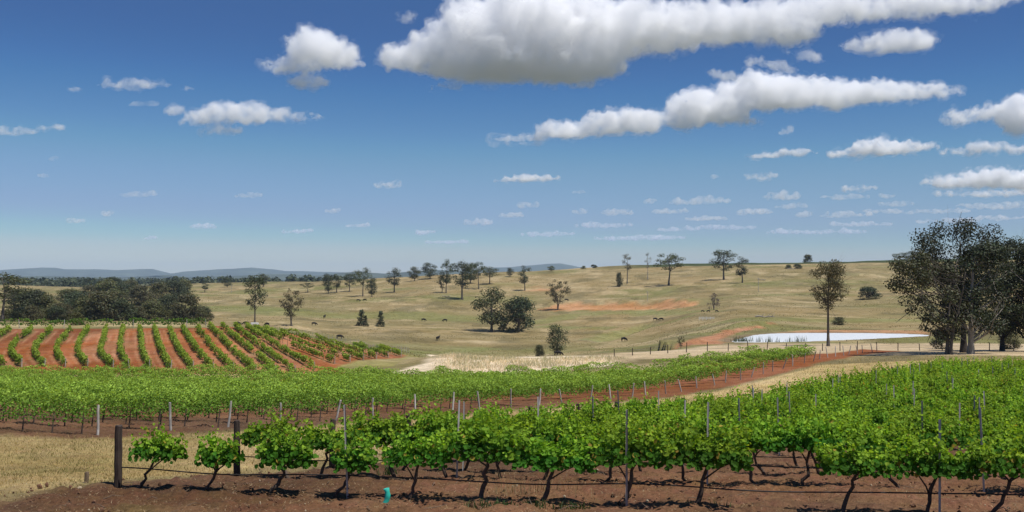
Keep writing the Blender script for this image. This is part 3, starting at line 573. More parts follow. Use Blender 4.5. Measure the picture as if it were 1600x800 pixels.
big(1606, 549, 365, 56, 'dark gum cut by the right edge of the picture', seed=95, bare=.2, env='round', clumps=44, cr=.10, leaves=11500, col=(.034, .042, .017), lean=.05, trunk=.022, twigs=2, bark=DARKBARK)
place_tree(1470, 545, 510, 17, 'bush', 'dark shrub at the foot of the pale-stemmed gum', 1, 125., cat='bush')
place_tree(1578, 546, 512, 18, 'bush', 'dark shrub under the stand near the right edge', 2, 125., cat='bush')

# fallen timber on the paddock
DEADW = simple_mat('bleached_timber', (.24, .21, .18), .9, .3, 4)
for px, py, ln, rz, lab in ((697,463.5,5,.3,'fallen grey log below the tall ridge gums'),(1236,420.5,6,.1,'fallen log beside the low skyline shrubs'),(1195,496,6,.0,'long pale fallen branch on the grass above the pond'),(1190,438,5,2.9,'fallen branch under the dark ridge gum')):
    a = at(px, py, 190); rr = np.random.default_rng(int(px)); u = np.linspace(-.5, .5, 7); pts = np.stack([u * ln, rr.normal(0, .15, 7), .25 + .1 * rr.normal(size=7)], 1)
    parts = [tube(pts, np.linspace(.26, .12, 7), 7)]
    for q in (2, 4, 5): parts.append(tube(np.array([pts[q], pts[q] + [.6, rr.normal(0, .5), .7], pts[q] + [1.3, rr.normal(0, .8), 1.1]]), [.09, .06, .03], 5))
    tag(obj('fallen_log', quads_to_mesh('fallen_log', *join(parts), [DEADW], smooth=True), None, a, rz), lab, 'log')
# ------------------------------------------------------------------ grapevines
VINELEAF = leaf_mat('vine_leaves', .48, .65, .14, .10, .010)
FARLEAF = leaf_mat('sunlit_vine_leaves', .42, .65, .0, .10, 0)
RZ = math.atan2(RDIR[1], RDIR[0])
def make_vine(seed, length=1.34, lo=.88, hi=1.50, shoots=44, per=21, size=.086, depth=.30, gaps=0.0):
    r = np.random.default_rng(seed); parts = []; arms = []
    # gnarled trunk leaning to one side, then two arms along the wire
    b = r.uniform(-.62, -.2); zc = lo + .08; tt = np.linspace(0, 1, 9); kink = r.uniform(.25, .5)
    tx = np.where(tt < kink, b * (1 - tt / kink * .55), b * .45 * (1 - (tt - kink) / (1 - kink))); tx = np.convolve(np.pad(tx, 1, 'edge'), [.25, .5, .25], 'valid')
    pts = np.stack([tx + r.normal(0, .028, 9), r.normal(0, .03, 9), -.08 + (zc + .08) * tt ** 1.1], 1)
    parts.append(tube(pts, np.linspace(.044, .024, 9) * r.uniform(.8, 1.25, 9), 7))
    for s in (-1, 1):
        n = 6; u = np.linspace(0, 1, n); fork = pts[r.integers(4, 8)] if r.uniform() < .7 else pts[-1]
        e = np.array([s * length * .46, r.normal(0, .04), zc + .05]); mid = np.array([s * length * .2, 0, zc - .05])
        bz = fork * (1 - u[:, None]) ** 2 + 2 * mid * u[:, None] * (1 - u[:, None]) + e * u[:, None] ** 2
        arms.append(tube(bz + r.normal(0, .012, (n, 3)), np.linspace(.019, .009, n), 5))
    pos, nr, sz, cl = [], [], [], []
    hs = fbm2(np.linspace(0, 3, 50) + seed * 3.1, np.zeros(50), 2, seed)
    for i in range(shoots):
        x0 = r.uniform(-.5, .5) * length; edge = 1 - .28 * (abs(x0) / (length * .5)) ** 4
        hh = lo + (hi - lo) * np.clip(edge * ((r.uniform(.45, 1.0) if r.uniform() < .74 else r.uniform(1.0, 1.42)) + .30 * np.interp(x0 / length + .5, np.linspace(0, 1, 50), hs)), .25, 1.4)
        p0 = np.array([x0, r.normal(0, .05), lo + r.uniform(-.02, .16)]); dx, dy = r.normal(0, .14), r.normal(0, depth * .7)
        u = np.sort(r.uniform(0, 1, per)) ** .85
        P = p0 + np.stack([dx * u + r.normal(0, .055, per), dy * u ** .8 + r.normal(0, .07, per), (hh - p0[2]) * u + r.normal(0, .03, per)], 1)
        out = np.stack([r.normal(0, .6, per), np.sign(P[:, 1] + r.normal(0, .08, per)) * .8, .55 + r.normal(0, .4, per)], 1)
        pos.append(P); nr.append(out + r.normal(0, .35, (per, 3))); sz.append(size * (1.2 - .65 * u ** 2) * r.uniform(.65, 1.35, per))
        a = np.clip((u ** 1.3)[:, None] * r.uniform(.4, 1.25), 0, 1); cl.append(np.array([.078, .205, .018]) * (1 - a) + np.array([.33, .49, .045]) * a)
        if r.uniform() < .35: parts.append(tube(np.array([p0, p0 + [dx * .5, dy * .6, (hh - p0[2]) * .55], p0 + [dx, dy, (hh - p0[2]) * .98]]), [.006, .005, .003], 4))
    nh = shoots * 6; x = r.uniform(-.52, .52, nh) * length; y = r.choice([-1, 1], nh) * np.abs(r.normal(depth * .75, .09, nh)); z = lo + r.uniform(-.10, .38, nh) * (hi - lo)
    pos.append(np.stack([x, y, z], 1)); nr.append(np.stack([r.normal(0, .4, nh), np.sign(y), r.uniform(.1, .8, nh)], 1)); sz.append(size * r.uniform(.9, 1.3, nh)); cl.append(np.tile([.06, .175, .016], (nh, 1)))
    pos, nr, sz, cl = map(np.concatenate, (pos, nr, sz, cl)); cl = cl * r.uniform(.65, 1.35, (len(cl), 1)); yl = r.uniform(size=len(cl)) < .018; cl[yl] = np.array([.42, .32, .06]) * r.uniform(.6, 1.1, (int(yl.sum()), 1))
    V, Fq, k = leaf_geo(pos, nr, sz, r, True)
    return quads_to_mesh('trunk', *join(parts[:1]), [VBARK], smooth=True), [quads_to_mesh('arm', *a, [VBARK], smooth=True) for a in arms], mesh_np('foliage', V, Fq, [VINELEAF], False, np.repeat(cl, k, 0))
VP = [make_vine(200 + i) for i in range(9)]
VSMALL = [make_vine(230, 1.22, .72, 1.26, 34, 20, .09, .24), make_vine(231, .85, .62, 1.22, 30, 18, .09, .24), make_vine(232, 1.05, .62, 1.36, 34, 20, .09, .24), make_vine(233, .72, .70, 1.6, 26, 22, .09, .24)]
VB = [make_vine(260 + i, 1.45, .68, 1.62, 36, 15, .115, .36) for i in range(6)]
vines = []
r = np.random.default_rng(5)
for n in range(1, NROW + 1):
    e = near_end(n); s = .95; i = 0
    while True:
        p = row_pt(e, s); px = 800 + F * p[0] / p[1]
        if px > 1650: break
        miss = (r.uniform() < .03 and n > 1) or (n == 1 and i in (9,))
        if not miss: vines.append((n, i, p, px))
        s += 1.42 * r.uniform(.93, 1.07) * (1.1 if n == 1 and i in (1, 2) else 1); i += 1
vines.sort(key=lambda v: v[2][1] - .02 * v[0]); keep, rest = vines[:300], vines[300:]
lastrow = 4
for n, i, p, px in keep:
    if n == 1 and i < 4: tm, am, fm = VSMALL[i]
    elif n <= 9: tm, am, fm = VP[r.integers(len(VP))]
    else: tm, am, fm = VB[r.integers(len(VB))]
    if n == 1: lab, g = f'{ORD[i]} leafy grapevine from the dark end post in the front row', None
    else: lab, g = f'{ORD[i]} grapevine from the end post in the {ORD[n - 1]} row from the front', None
    flip = 0 if (n == 1) else (math.pi if r.uniform() < .5 else 0)
    sc_ = (r.uniform(.88, 1.08), r.uniform(.85, 1.15), r.uniform(.86, 1.06))
    if n == 1 and i >= 5: sc_ = (r.uniform(.98, 1.16), sc_[1], sc_[2])
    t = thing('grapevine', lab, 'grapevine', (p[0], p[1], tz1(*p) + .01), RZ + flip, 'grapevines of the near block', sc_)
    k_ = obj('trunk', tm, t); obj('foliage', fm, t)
    if n <= 9:
        for a_ in am: obj('arm', a_, k_)
# the middle block: thousands of vines whose canopies run together
r = np.random.default_rng(8); PP, NN, SS, CC, TR = [], [], [], [], []
def hedge(line_pts, per_m, width, lo, hi, size, c_lo, c_hi, seed, jit=.5):
    """leaves along a polyline in plan, standing on the ground"""
    d = np.linalg.norm(np.diff(line_pts, axis=0), axis=1); Ls = np.concatenate([[0], np.cumsum(d)]); n = int(Ls[-1] * per_m)
    s = r.uniform(0, Ls[-1], n); x = np.interp(s, Ls, line_pts[:, 0]); y = np.interp(s, Ls, line_pts[:, 1])
    v = fbm2(s / 1.3, np.full(n, seed * 7.7), 3, 60); top = hi * (1 + .38 * v); lo2 = lo * (1 - .35 * fbm2(s / .9, np.full(n, seed * 3.3), 2, 64))
    u = r.uniform(0, 1, n) ** .75; z = lo2 + (top - lo2) * u; w = width * (1.1 - .6 * u) * r.normal(0, .55, n)
    t = unit(np.gradient(line_pts, axis=0)); tx = np.interp(s, Ls, t[:, 0]); ty = np.interp(s, Ls, t[:, 1])
    X = x - ty * w + r.normal(0, .08, n); Y = y + tx * w
    nr = np.stack([-ty * np.sign(w) * .7, tx * np.sign(w) * .7, np.full(n, .6)], 1) + r.normal(0, .5, (n, 3))
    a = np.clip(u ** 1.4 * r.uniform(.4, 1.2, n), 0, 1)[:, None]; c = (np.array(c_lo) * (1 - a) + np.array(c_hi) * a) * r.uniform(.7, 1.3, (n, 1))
    keep_ = fbm2(s / 1.1 + 5 * w, u * 2 + seed, 2, 68) > -.33 + .2 * u
    X, Y, z, nr, c, n = X[keep_], Y[keep_], z[keep_], nr[keep_], c[keep_], int(keep_.sum())
    return np.stack([X, Y, tz(X, Y) + z], 1), nr, size * r.uniform(.7, 1.3, n), c
mp_ = np.array(MID_POLY)
for k in range(K0, K1 + 1):
    e = mid_end(k); s_ = np.arange(0.6, 140, 1.5); L = e[None] - RDIR[None] * s_[:, None]
    px = 800 + F * L[:, 0] / L[:, 1]; ok = (sdist(L, mp_) > .2) & (px > -60)
    if k > 14:  # patchy young vines towards the far corner
        ok &= ~((r.uniform(size=len(L)) < .06))
    run = []
    for q in range(len(L)):
        if ok[q]: run.append(L[q])
        if (not ok[q] or q == len(L) - 1):
            if len(run) > 1:
                far = np.clip((run[0][1] - 50) / 80, 0, 1)
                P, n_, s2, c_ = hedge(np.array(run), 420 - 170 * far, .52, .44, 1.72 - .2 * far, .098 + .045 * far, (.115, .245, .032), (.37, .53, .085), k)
                PP.append(P); NN.append(n_); SS.append(s2); CC.append(c_)
                if k < 6:
                    for a in run:
                        a = a + r.normal(0, .1, 2); z0 = tz1(*a); TR.append(tube(np.array([[a[0] - .1, a[1], z0 - .1], [a[0] - .05, a[1], z0 + .4], [a[0], a[1], z0 + .85]]), [.04, .03, .025], 5, False))
            run = []
for n, i, p, px in rest:
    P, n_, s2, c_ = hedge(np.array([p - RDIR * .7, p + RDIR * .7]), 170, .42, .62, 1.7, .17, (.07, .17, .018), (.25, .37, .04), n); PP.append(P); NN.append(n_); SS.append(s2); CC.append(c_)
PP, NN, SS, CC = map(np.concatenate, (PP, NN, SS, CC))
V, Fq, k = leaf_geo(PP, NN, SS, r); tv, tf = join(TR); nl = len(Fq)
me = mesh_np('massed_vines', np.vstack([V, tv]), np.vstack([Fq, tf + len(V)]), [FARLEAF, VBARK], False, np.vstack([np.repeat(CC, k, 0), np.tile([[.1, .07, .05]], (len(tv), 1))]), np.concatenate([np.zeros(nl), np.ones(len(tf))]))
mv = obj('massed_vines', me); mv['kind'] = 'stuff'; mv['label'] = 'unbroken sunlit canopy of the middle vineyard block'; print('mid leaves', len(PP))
# rows of the red-soil field beyond: drawn as polylines in the picture, stood on the ground
r = np.random.default_rng(9)
for i, pl in enumerate(ROWP):
    L = ROWL[i]
    y0 = L[0, 1]; far = i / len(ROWP)
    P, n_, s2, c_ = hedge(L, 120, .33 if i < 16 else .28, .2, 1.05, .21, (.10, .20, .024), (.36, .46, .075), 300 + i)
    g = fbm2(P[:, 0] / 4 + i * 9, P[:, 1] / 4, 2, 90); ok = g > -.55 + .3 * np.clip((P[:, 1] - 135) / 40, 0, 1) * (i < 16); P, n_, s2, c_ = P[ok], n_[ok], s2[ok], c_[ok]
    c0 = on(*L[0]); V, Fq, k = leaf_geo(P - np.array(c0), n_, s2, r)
    st = []
    for a in L[::2]:
        z0 = tz1(*a); st.append(tube(np.array([[a[0], a[1], z0 - .1], [a[0], a[1], z0 + .75]]) - np.array(c0), [.04, .03], 4, False))
    sv, sf = join(st)
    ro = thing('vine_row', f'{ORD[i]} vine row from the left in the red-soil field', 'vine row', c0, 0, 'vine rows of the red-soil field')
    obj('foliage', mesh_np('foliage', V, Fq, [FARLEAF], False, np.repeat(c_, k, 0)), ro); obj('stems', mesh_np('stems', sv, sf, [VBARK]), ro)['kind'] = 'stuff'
L = np.array([at(a, b, 150)[:2] for a, b in zip(np.linspace(-120, 322, 30), np.linspace(511.5, 509.5, 30))])
P, n_, s2, c_ = hedge(L, 70, .4, .2, 1.25, .26, (.055, .12, .02), (.15, .25, .05), 400); c0 = on(*L[0]); V, Fq, k = leaf_geo(P - np.array(c0), n_, s2, r)
tag(obj('vine_row', mesh_np('vine_row', V, Fq, [FARLEAF], False, np.repeat(c_, k, 0)), None, c0), 'single vine row running sideways along the top of the red-soil field', 'vine row', 'vine rows of the red-soil field')
# ------------------------------------------------------------------ posts, poles, drip lines
WOOD_M = simple_mat('weathered_post', (.055, .040, .032), .95, .4, 14, .6, (1, 1, .15), obj_var=.2)
WHITE_M = simple_mat('bleached_post', (.50, .47, .42), .85, .25, 12, .4, (1, 1, .2), col2=(.2, .18, .155), obj_var=.12)
STEEL_M = simple_mat('galvanised_steel', (.40, .41, .41), .5, .2, 9, .1, (1, 1, .3), col2=(.27, .23, .2), obj_var=.15)
DRIP_M = simple_mat('black_drip_tube', (.03, .028, .027), .5, .2, 20)
def post_mesh(name, h, rad, mat, seed, sides=9):
    r = np.random.default_rng(seed); n = 7; z = np.linspace(-.25, h, n); pts = np.stack([r.normal(0, .006, n), r.normal(0, .006, n), z], 1)
    V, Fq = tube(pts, rad * np.linspace(1.08, .94, n) * r.uniform(.95, 1.05, n), sides); V[-1, 2] = h + rad * .25; V[-1 - sides:-1, 2] += r.normal(0, rad * .12, sides)
    return quads_to_mesh(name, V, Fq, [mat], smooth=False)
WP = [post_mesh('end_post', 1.38, .082, WOOD_M, 301 + i) for i in range(3)]
BP = [post_mesh('end_post', 1.2, .052, WHITE_M, 311 + i) for i in range(4)]
def pole_mesh(h):   # slender Y-section steel pole
    a = .021; pr = [(0, a * 1.2), (-a * .25, a * .2), (-a, -a * .7), (0, -a * .15), (a, -a * .7), (a * .25, a * .2)]
    V = np.array([[x, y, z] for z in (-.3, h * .5, h) for x, y in pr]); n = 6; i = np.arange(18).reshape(3, 6); j = np.roll(i, -1, 1)
    Fq = np.stack([i[:-1], j[:-1], j[1:], i[1:]], -1).reshape(-1, 4); cap = np.array([[12, 13, 16, 17], [13, 14, 15, 16]])
    return mesh_np('trellis_pole', V, np.vstack([Fq, cap]), [STEEL_M])
SP = pole_mesh(1.86)
r = np.random.default_rng(15)
def lean(o, a=.03): o.rotation_euler = (r.normal(0, a), r.normal(0, a), r.uniform(0, 6.28)); return o
for n in range(1, NROW + 1):
    e = near_end(n)
    lab = 'dark wooden end post at the start of the front vine row' if n == 1 else f'dark wooden end post of the {ORD[n - 1]} vine row from the front'
    lean(tag(obj('end_post', WP[n % 3], None, on(*e)), lab, 'post', 'wooden end posts of the near block'))
    s0 = {1: 5.35, 2: 5.6}.get(n, r.uniform(2.5, 6)); s = s0; j = 0
    while True:
        p = row_pt(e, s); px = 800 + F * p[0] / p[1]
        if px > 1620: break
        if n == 1: lab = f'{["left", "middle", "right", "last"][min(j, 3)]} steel trellis pole in the front vine row'
        elif n == 2: lab = f'{ORD[j]} steel trellis pole from the left in the second row'
        else: lab = f'{ORD[j]} thin steel pole from the left in the {ORD[n - 1]} vine row from the front'
        p = p + np.array([.2055, .9787]) * -.12
        lean(tag(obj('trellis_pole', SP, None, on(*p), 0, (1, 1, r.uniform(.97, 1.06))), lab, 'pole', 'steel trellis poles'), .02)
        s += 5.75; j += 1
for k in range(K0, K1 + 8):
    e = mid_end(k) + r.normal(0, .12, 2)
    o = lean(tag(obj('end_post', BP[k % 4], None, on(*e), 0, (1, 1, r.uniform(.88, 1.1))), f'bleached end post of the middle block, {ORD[k - K0]} along from the left', 'post', 'bleached end posts of the middle block'), .15)
for i, pl in enumerate(ROWP):
    if i % 1 == 0 and i >= 3:
        a = at(pl[0][0] + 2, pl[0][1] + .5, 110); lean(tag(obj('end_post', BP[i % 4], None, a, 0, (.9, .9, .85)), f'short pale end post of the {ORD[i]} row in the red-soil field', 'post', 'end posts of the red-soil field'), .05)
for j, (x, y) in enumerate([(30,513),(100,513),(208,513),(292,512.5),(322,512)]):
    a = at(x, y, 140); lean(tag(obj('end_post', BP[j % 4], None, a, 0, (1, 1, 1.15)), f'{ORD[j]} pale stake from the left along the top of the red-soil field', 'post', 'stakes at the top of the red-soil field'), .05)
def line_obj(n, h, s0, s1, rad, label, mat=None, sag=.03, nm='drip_line', cat='hose', grp='drip lines under the vines'):
    e = near_end(n); s = np.arange(s0, s1, .35); P = e[None] + RDIR[None] * s[:, None]; z = tz(P[:, 0], P[:, 1]); z = np.convolve(np.pad(z, 8, 'edge'), np.ones(17) / 17, 'valid')
    zz_ = z + h + sag * np.cos(s / 5.75 * 6.283) + .012 * np.sin(s * 1.7 + n); c0 = np.array([P[0, 0], P[0, 1], zz_[0]])
    V, Fq = tube(np.stack([P[:, 0], P[:, 1], zz_], 1) - c0, np.full(len(s), rad), 6)
    tag(obj(nm, quads_to_mesh(nm, V, Fq, [mat or DRIP_M], smooth=True), None, c0), label, cat, grp)
line_obj(1, .42, 0.05, 23, .014, 'black drip hose strung low along the front vine row')
line_obj(2, .46, 0.05, 26, .013, 'black drip hose strung along the second vine row')
line_obj(3, .46, 0.05, 28, .012, 'black drip hose strung along the third vine row')
# stump of a stake, tree guard, weeds
a = at(135, 754); lean(tag(obj('stake', post_mesh('stake', .24, .05, simple_mat('old_stake', (.16, .115, .075), .9, .3, 12, .3), 330), None, a), 'short cut-off wooden stake in the dry grass left of the front row', 'stake'), .04)
GUARD = simple_mat('teal_plastic', (.03, .42, .33), .45, .15, 6)
a = at(600, 790); n = 7; z = np.linspace(-.03, .34, n); th = np.arange(10) / 10 * 6.283
pts = np.stack([.05 * np.sin(z * 9) + z * .12, z * 0, z], 1); V, Fq = tube(pts, .055 + .008 * np.sin(z * 40), 10, False); V[:, :2] += np.random.default_rng(3).normal(0, .004, (len(V), 2))
V2, F2 = tube(pts, .048 + .008 * np.sin(z * 40), 10, False); nn = len(V); rim = np.stack([np.arange(60, 70), np.roll(np.arange(60, 70), -1), np.roll(np.arange(60, 70), -1) + nn, np.arange(60, 70) + nn], -1)
tag(obj('vine_guard', mesh_np('vine_guard', np.vstack([V, V2]), np.vstack([Fq, F2[:, ::-1] + nn, rim]), [GUARD], True), None, a), 'crumpled teal plastic guard tube at the foot of a front-row vine', 'vine guard')
WEED = leaf_mat('weed_leaves', .3, .5, .1)
STRAW = leaf_mat('dry_grass_blades', .3, .7, .0, .1, 0)
def blades(P, h, w, r, col, lean_=.35):
    n = len(P); a = r.uniform(0, 6.283, n); s = np.stack([np.cos(a), np.sin(a), np.zeros(n)], 1) * np.asarray(w).reshape(-1, 1) * .5
    tip = np.stack([r.normal(0, lean_, n), r.normal(0, lean_, n), np.ones(n)], 1) * np.asarray(h).reshape(-1, 1); mid = tip * .55 * [.6, .6, 1.05]
    V = np.stack([P - s, P + s, P + mid + s * .7, P + mid - s * .7, P + tip], 1).reshape(-1, 3); b = (np.arange(n) * 5)[:, None]
    return V, [b + [0, 1, 2, 3], b + [3, 2, 4]], np.repeat(col, 5, 0)
r = np.random.default_rng(21)
for i, (px, py, w, lab) in enumerate([(745,793,.5,'low patch of green weeds on the soil right of the teal guard'),(778,792,.4,'small green weed clump beside the low patch, front centre'),(838,792,.45,'dark green weed tuft on bare soil left of the middle pole'),(893,795,.5,'dark green weed tuft nearest to the middle steel pole'),(1090,795,.6,'broad green weed patch at the bottom right of the middle pole'),(610,745,.25,'leafy sucker shoot above the teal guard')]):
    a = at(px, py); n = 70 if w > .3 else 60; q = r.normal(0, 1, (n, 2)) * [w * .42, w * .25]; P = np.stack([q[:, 0], q[:, 1], np.zeros(n)], 1)
    V, fl, c = blades(P, r.uniform(.05, .15, n) * (1.2 if w > .3 else 2.6), .022, r, np.array([.05, .085, .025]) * r.uniform(.6, 1.4, (n, 1)), .5)
    tag(obj('weed_tuft', mesh_np('weed_tuft', V, fl, [WEED], False, c), None, a), lab, 'weed', 'weed tufts on the soil')
# dry stalks in the second row
a = at(835, 772); n = 120; q = r.normal(0, 1, (n, 2)) * [.55, .2]; V, fl, c = blades(np.stack([q[:, 0], q[:, 1], q[:, 0] * 0], 1), r.uniform(.2, .5, n), .012, r, np.array([.36, .27, .15]) * r.uniform(.7, 1.2, (n, 1)), .3)
tag(obj('dry_weed_clump', mesh_np('dry_weed_clump', V, fl, [STRAW], False, c), None, a), 'clump of straw-coloured dry stalks under the vines, front centre', 'weed')
# clods and litter on the worked soil
r = np.random.default_rng(22); OC = ico(1); n = 3600; Yc = r.uniform(16.5, 46, n) ** 1; Yc = 16.5 + (Yc - 16.5) * r.uniform(.2, 1, n); Xc = r.uniform(-.6, .56, n) * Yc; Pc = np.stack([Xc, Yc], 1); ok = sdist(Pc, np.array(qq)) > -.4; Pc = Pc[ok]; n = len(Pc)
s = .012 + .034 * r.uniform(0, 1, n) ** 3; B = OC[0][None] * (s[:, None, None] * r.uniform(.6, 1.4, (n, 1, 3))) * (1 + .35 * r.normal(size=(n, len(OC[0]), 1)) * .5)
B = B + np.stack([Pc[:, 0], Pc[:, 1], tz(Pc[:, 0], Pc[:, 1]) + .03], 1)[:, None]
CL_M = leaf_mat('soil_clod', 0.0, .95, 0, .05, 0); cc = np.array([.12, .066, .041]) * r.uniform(.6, 1.5, (n, 1)); st = r.uniform(size=n) < .06; cc[st] = np.array([.38, .30, .2])
o = obj('soil_clods', mesh_np('soil_clods', B.reshape(-1, 3), (OC[1][None] + (np.arange(n) * len(OC[0]))[:, None, None]).reshape(-1, 3), [CL_M], False, np.repeat(cc, len(OC[0]), 0))); o['kind'] = 'stuff'
# fallen straw and short stubble
def scatter_blades(name, region, n, h, w, cols, seed, lean_=.5, ymax=60, hn=None):
    r = np.random.default_rng(seed); lo, hi = region[0], region[1]; Yc = np.exp(r.uniform(math.log(lo[1]), math.log(hi[1]), n)); Xc = r.uniform(lo[0], hi[0], n) * Yc
    return np.stack([Xc, Yc], 1), r
P, r = scatter_blades('s', ((-.6, 17), (.56, 125)), 150000, 0, 0, 0, 31)
dn, dm = sdist(P, np.array(qq)), sdist(P, np.array(MID_POLY)); ok = (dn < .3 + r.normal(0, .5, len(P))) & (dm < .1 + r.normal(0, .4, len(P))) & (P[:, 1] < 125); P = P[ok]; n = len(P)
pn = fbm2(P[:, 0] / 3, P[:, 1] / 3, 3, 71)[:, None]; gcol = np.where(pn + r.normal(0, .18, (n, 1)) > .14, np.array([[.19, .17, .06]]), np.array([[.40, .295, .135]])) * r.uniform(.65, 1.3, (n, 1))
sz = .6 + P[:, 1] / 60
V, fl, c = blades(np.stack([P[:, 0], P[:, 1], tz(P[:, 0], P[:, 1])], 1), r.uniform(.03, .11, n) * sz, .014 * sz, r, gcol, .8)
o = obj('headland_grass', mesh_np('headland_grass', V, fl, [STRAW], False, c)); o['kind'] = 'stuff'; o['label'] = 'short dry grass on the headland between the vine blocks'
r = np.random.default_rng(33); n = 24000; Yc = 16.5 + 20 * r.uniform(0, 1, n) ** 1.5; Xc = r.uniform(-.6, .56, n) * Yc; P = np.stack([Xc, Yc], 1); P = P[sdist(P, np.array(qq)) > 0]; P = P[fbm2(P[:, 0] / 1.2, P[:, 1] / .7, 3, 75) > .0]; n = len(P)
V, fl, c = blades(np.stack([P[:, 0], P[:, 1], tz(P[:, 0], P[:, 1]) + .05], 1), r.uniform(.015, .045, n), .014, r, np.array([.40, .30, .18]) * r.uniform(.35, 1.25, (n, 1)), 1.6)
o = obj('straw_litter', mesh_np('straw_litter', V, fl, [STRAW], False, c)); o['kind'] = 'stuff'
# vine prunings lying on the soil
r = np.random.default_rng(36); parts = []
for _ in range(170):
    Yc = 17 + 13 * r.uniform() ** 1.4; Xc = r.uniform(-.5, .55) * Yc
    if sdist(np.array([[Xc, Yc]]), np.array(qq))[0] < .3: continue
    a = r.uniform(0, 3.14); ln = r.uniform(.15, .5); z0 = tz1(Xc, Yc) + .06; d = np.array([math.cos(a), math.sin(a), r.normal(0, .15)]) * ln
    parts.append(tube(np.array([[Xc, Yc, z0], np.array([Xc, Yc, z0 + .03]) + d * .5 + r.normal(0, .02, 3), np.array([Xc, Yc, z0]) + d]), [.008, .007, .005], 4, False))
o = obj('vine_prunings', mesh_np('vine_prunings', *join(parts), [simple_mat('dry_canes', (.14, .10, .07), .9, .4, 3)])); o['kind'] = 'stuff'
# tussocks over the paddock
r = np.random.default_rng(37); n = 60000; Yc = np.exp(r.uniform(math.log(190), math.log(880), n)); Xc = r.uniform(-.52, .52, n) * Yc; P = np.stack([Xc, Yc], 1)
P = P[fbm2(P[:, 0] / 18, P[:, 1] / 26, 3, 79) + r.normal(0, .12, n) > .0]; P = P[sdist(P, POND_XY) < -3]; n = len(P); py_ = HZ - tz(P[:, 0], P[:, 1]) / P[:, 1] * F; sz = (.35 + P[:, 1] / 900)
gc = np.where(r.uniform(size=(n, 1)) < .5, np.array([[.34, .26, .13]]), np.array([[.14, .13, .05]])) * r.uniform(.7, 1.3, (n, 1))
V, fl, c = blades(np.stack([P[:, 0], P[:, 1], tz(P[:, 0], P[:, 1]) - .03], 1), r.uniform(.12, .35, n) * sz, .35 * sz, r, gc, .5)
o = obj('paddock_tussocks', mesh_np('paddock_tussocks', V, fl, [STRAW], False, c)); o['kind'] = 'stuff'; o['label'] = 'dry and green grass tussocks over the grazing hills'
# tall pale grass on the bank
r = np.random.default_rng(34); poly = np.array([at(a, b, 116)[:2] for a, b in [(666,584),(670,562),(674,556),(760,558),(830,560),(905,558),(985,556),(985,566),(900,576),(800,584)]]); lo, hi = poly.min(0), poly.max(0)
P = r.uniform(lo, hi, (110000, 2)); P = P[sdist(P, poly) > 0]; n = len(P); pn = fbm2(P[:, 0] / 2.2, P[:, 1] / 1.2, 3, 77)[:, None]
gcol = np.where(pn + r.normal(0, .1, (n, 1)) > .12, np.array([[.46, .43, .28]]), np.array([[.74, .61, .44]])) * r.uniform(.7, 1.25, (n, 1))
V, fl, c = blades(np.stack([P[:, 0], P[:, 1], tz(P[:, 0], P[:, 1]) - .05], 1), r.uniform(.2, .7, n) * (1 + 1.2 * pn[:, 0]) * np.clip(.15 + sdist(P, poly) / 4, .15, 1), .05, r, gcol, .45)
o = obj('tall_dry_grass', mesh_np('tall_dry_grass', V, fl, [STRAW], False, c)); o['kind'] = 'stuff'; o['label'] = 'pale tall dry grass on the bank behind the middle block'
# reeds at the pond edge
P = []
for px, py, n, w in ((1162,533.5,110,1.2),(1152,534,20,.6),(1185,534,24,.4),(1203,534.3,30,.35),(1215,534.5,12,.3),(1233,534,22,.4),(1245,533.7,30,.4),(1256,533.4,18,.3)):
    c_ = np.array(wpt(px, py)); q = r.normal(0, 1, (n, 3)) * [w, .5, 0]; P.append(c_ + q - [0, 0, .3])
P = np.concatenate(P); V, fl, c = blades(P, r.uniform(.5, 1.7, len(P)), .10, r, np.array([.05, .075, .03]) * r.uniform(.6, 1.4, (len(P), 1)), .15)
o = obj('pond_reeds', mesh_np('pond_reeds', V, fl, [WEED], False, c)); o['kind'] = 'stuff'; o['label'] = 'dark reeds along the near edge of the pond'
# ------------------------------------------------------------------ fences
FP = post_mesh('post', 1.25, .06, WOOD_M, 350, 6); FP2 = post_mesh('post', 1.25, .05, WHITE_M, 351, 6)
WIRE = simple_mat('fence_wire', (.2, .19, .18), .5, .1, 5)
def fence(label, pts, gap, ymin, mesh, wires=(.4, .75, 1.1), rad=.008):
    L = path(pts, ymin); d = np.linalg.norm(np.diff(L, axis=0), axis=1); S = np.concatenate([[0], np.cumsum(d)]); ss = np.arange(0, S[-1], gap)
    Q = np.stack([np.interp(ss, S, L[:, 0]), np.interp(ss, S, L[:, 1])], 1); z = tz(Q[:, 0], Q[:, 1]); c0 = np.array([Q[0, 0], Q[0, 1], z[0]])
    t = thing('wire_fence', label, 'fence', c0)
    for a, zz_ in zip(Q, z):
        o = obj('post', mesh, t, (a[0] - c0[0], a[1] - c0[1], zz_ - c0[2])); o.rotation_euler = (r.normal(0, .05), r.normal(0, .05), 0); o.scale = (1, 1, r.uniform(.8, 1.15))
    for w in wires:
        V, Fq = tube(np.stack([Q[:, 0], Q[:, 1], z + w], 1) - c0, np.full(len(Q), rad), 4, False); obj('wire', mesh_np('wire', V, Fq, [WIRE]), t)
fence('low wire fence along the dry strip in front of the pond', [(960,557),(1060,551),(1140,548),(1250,548),(1350,547.5),(1450,548),(1640,549)], 3.1, 120, FP)
fence('wire fence skirting the upper edge of the red-soil field', [(405,511),(440,516),(500,526),(560,537),(640,552)], 3.4, 150, FP2)
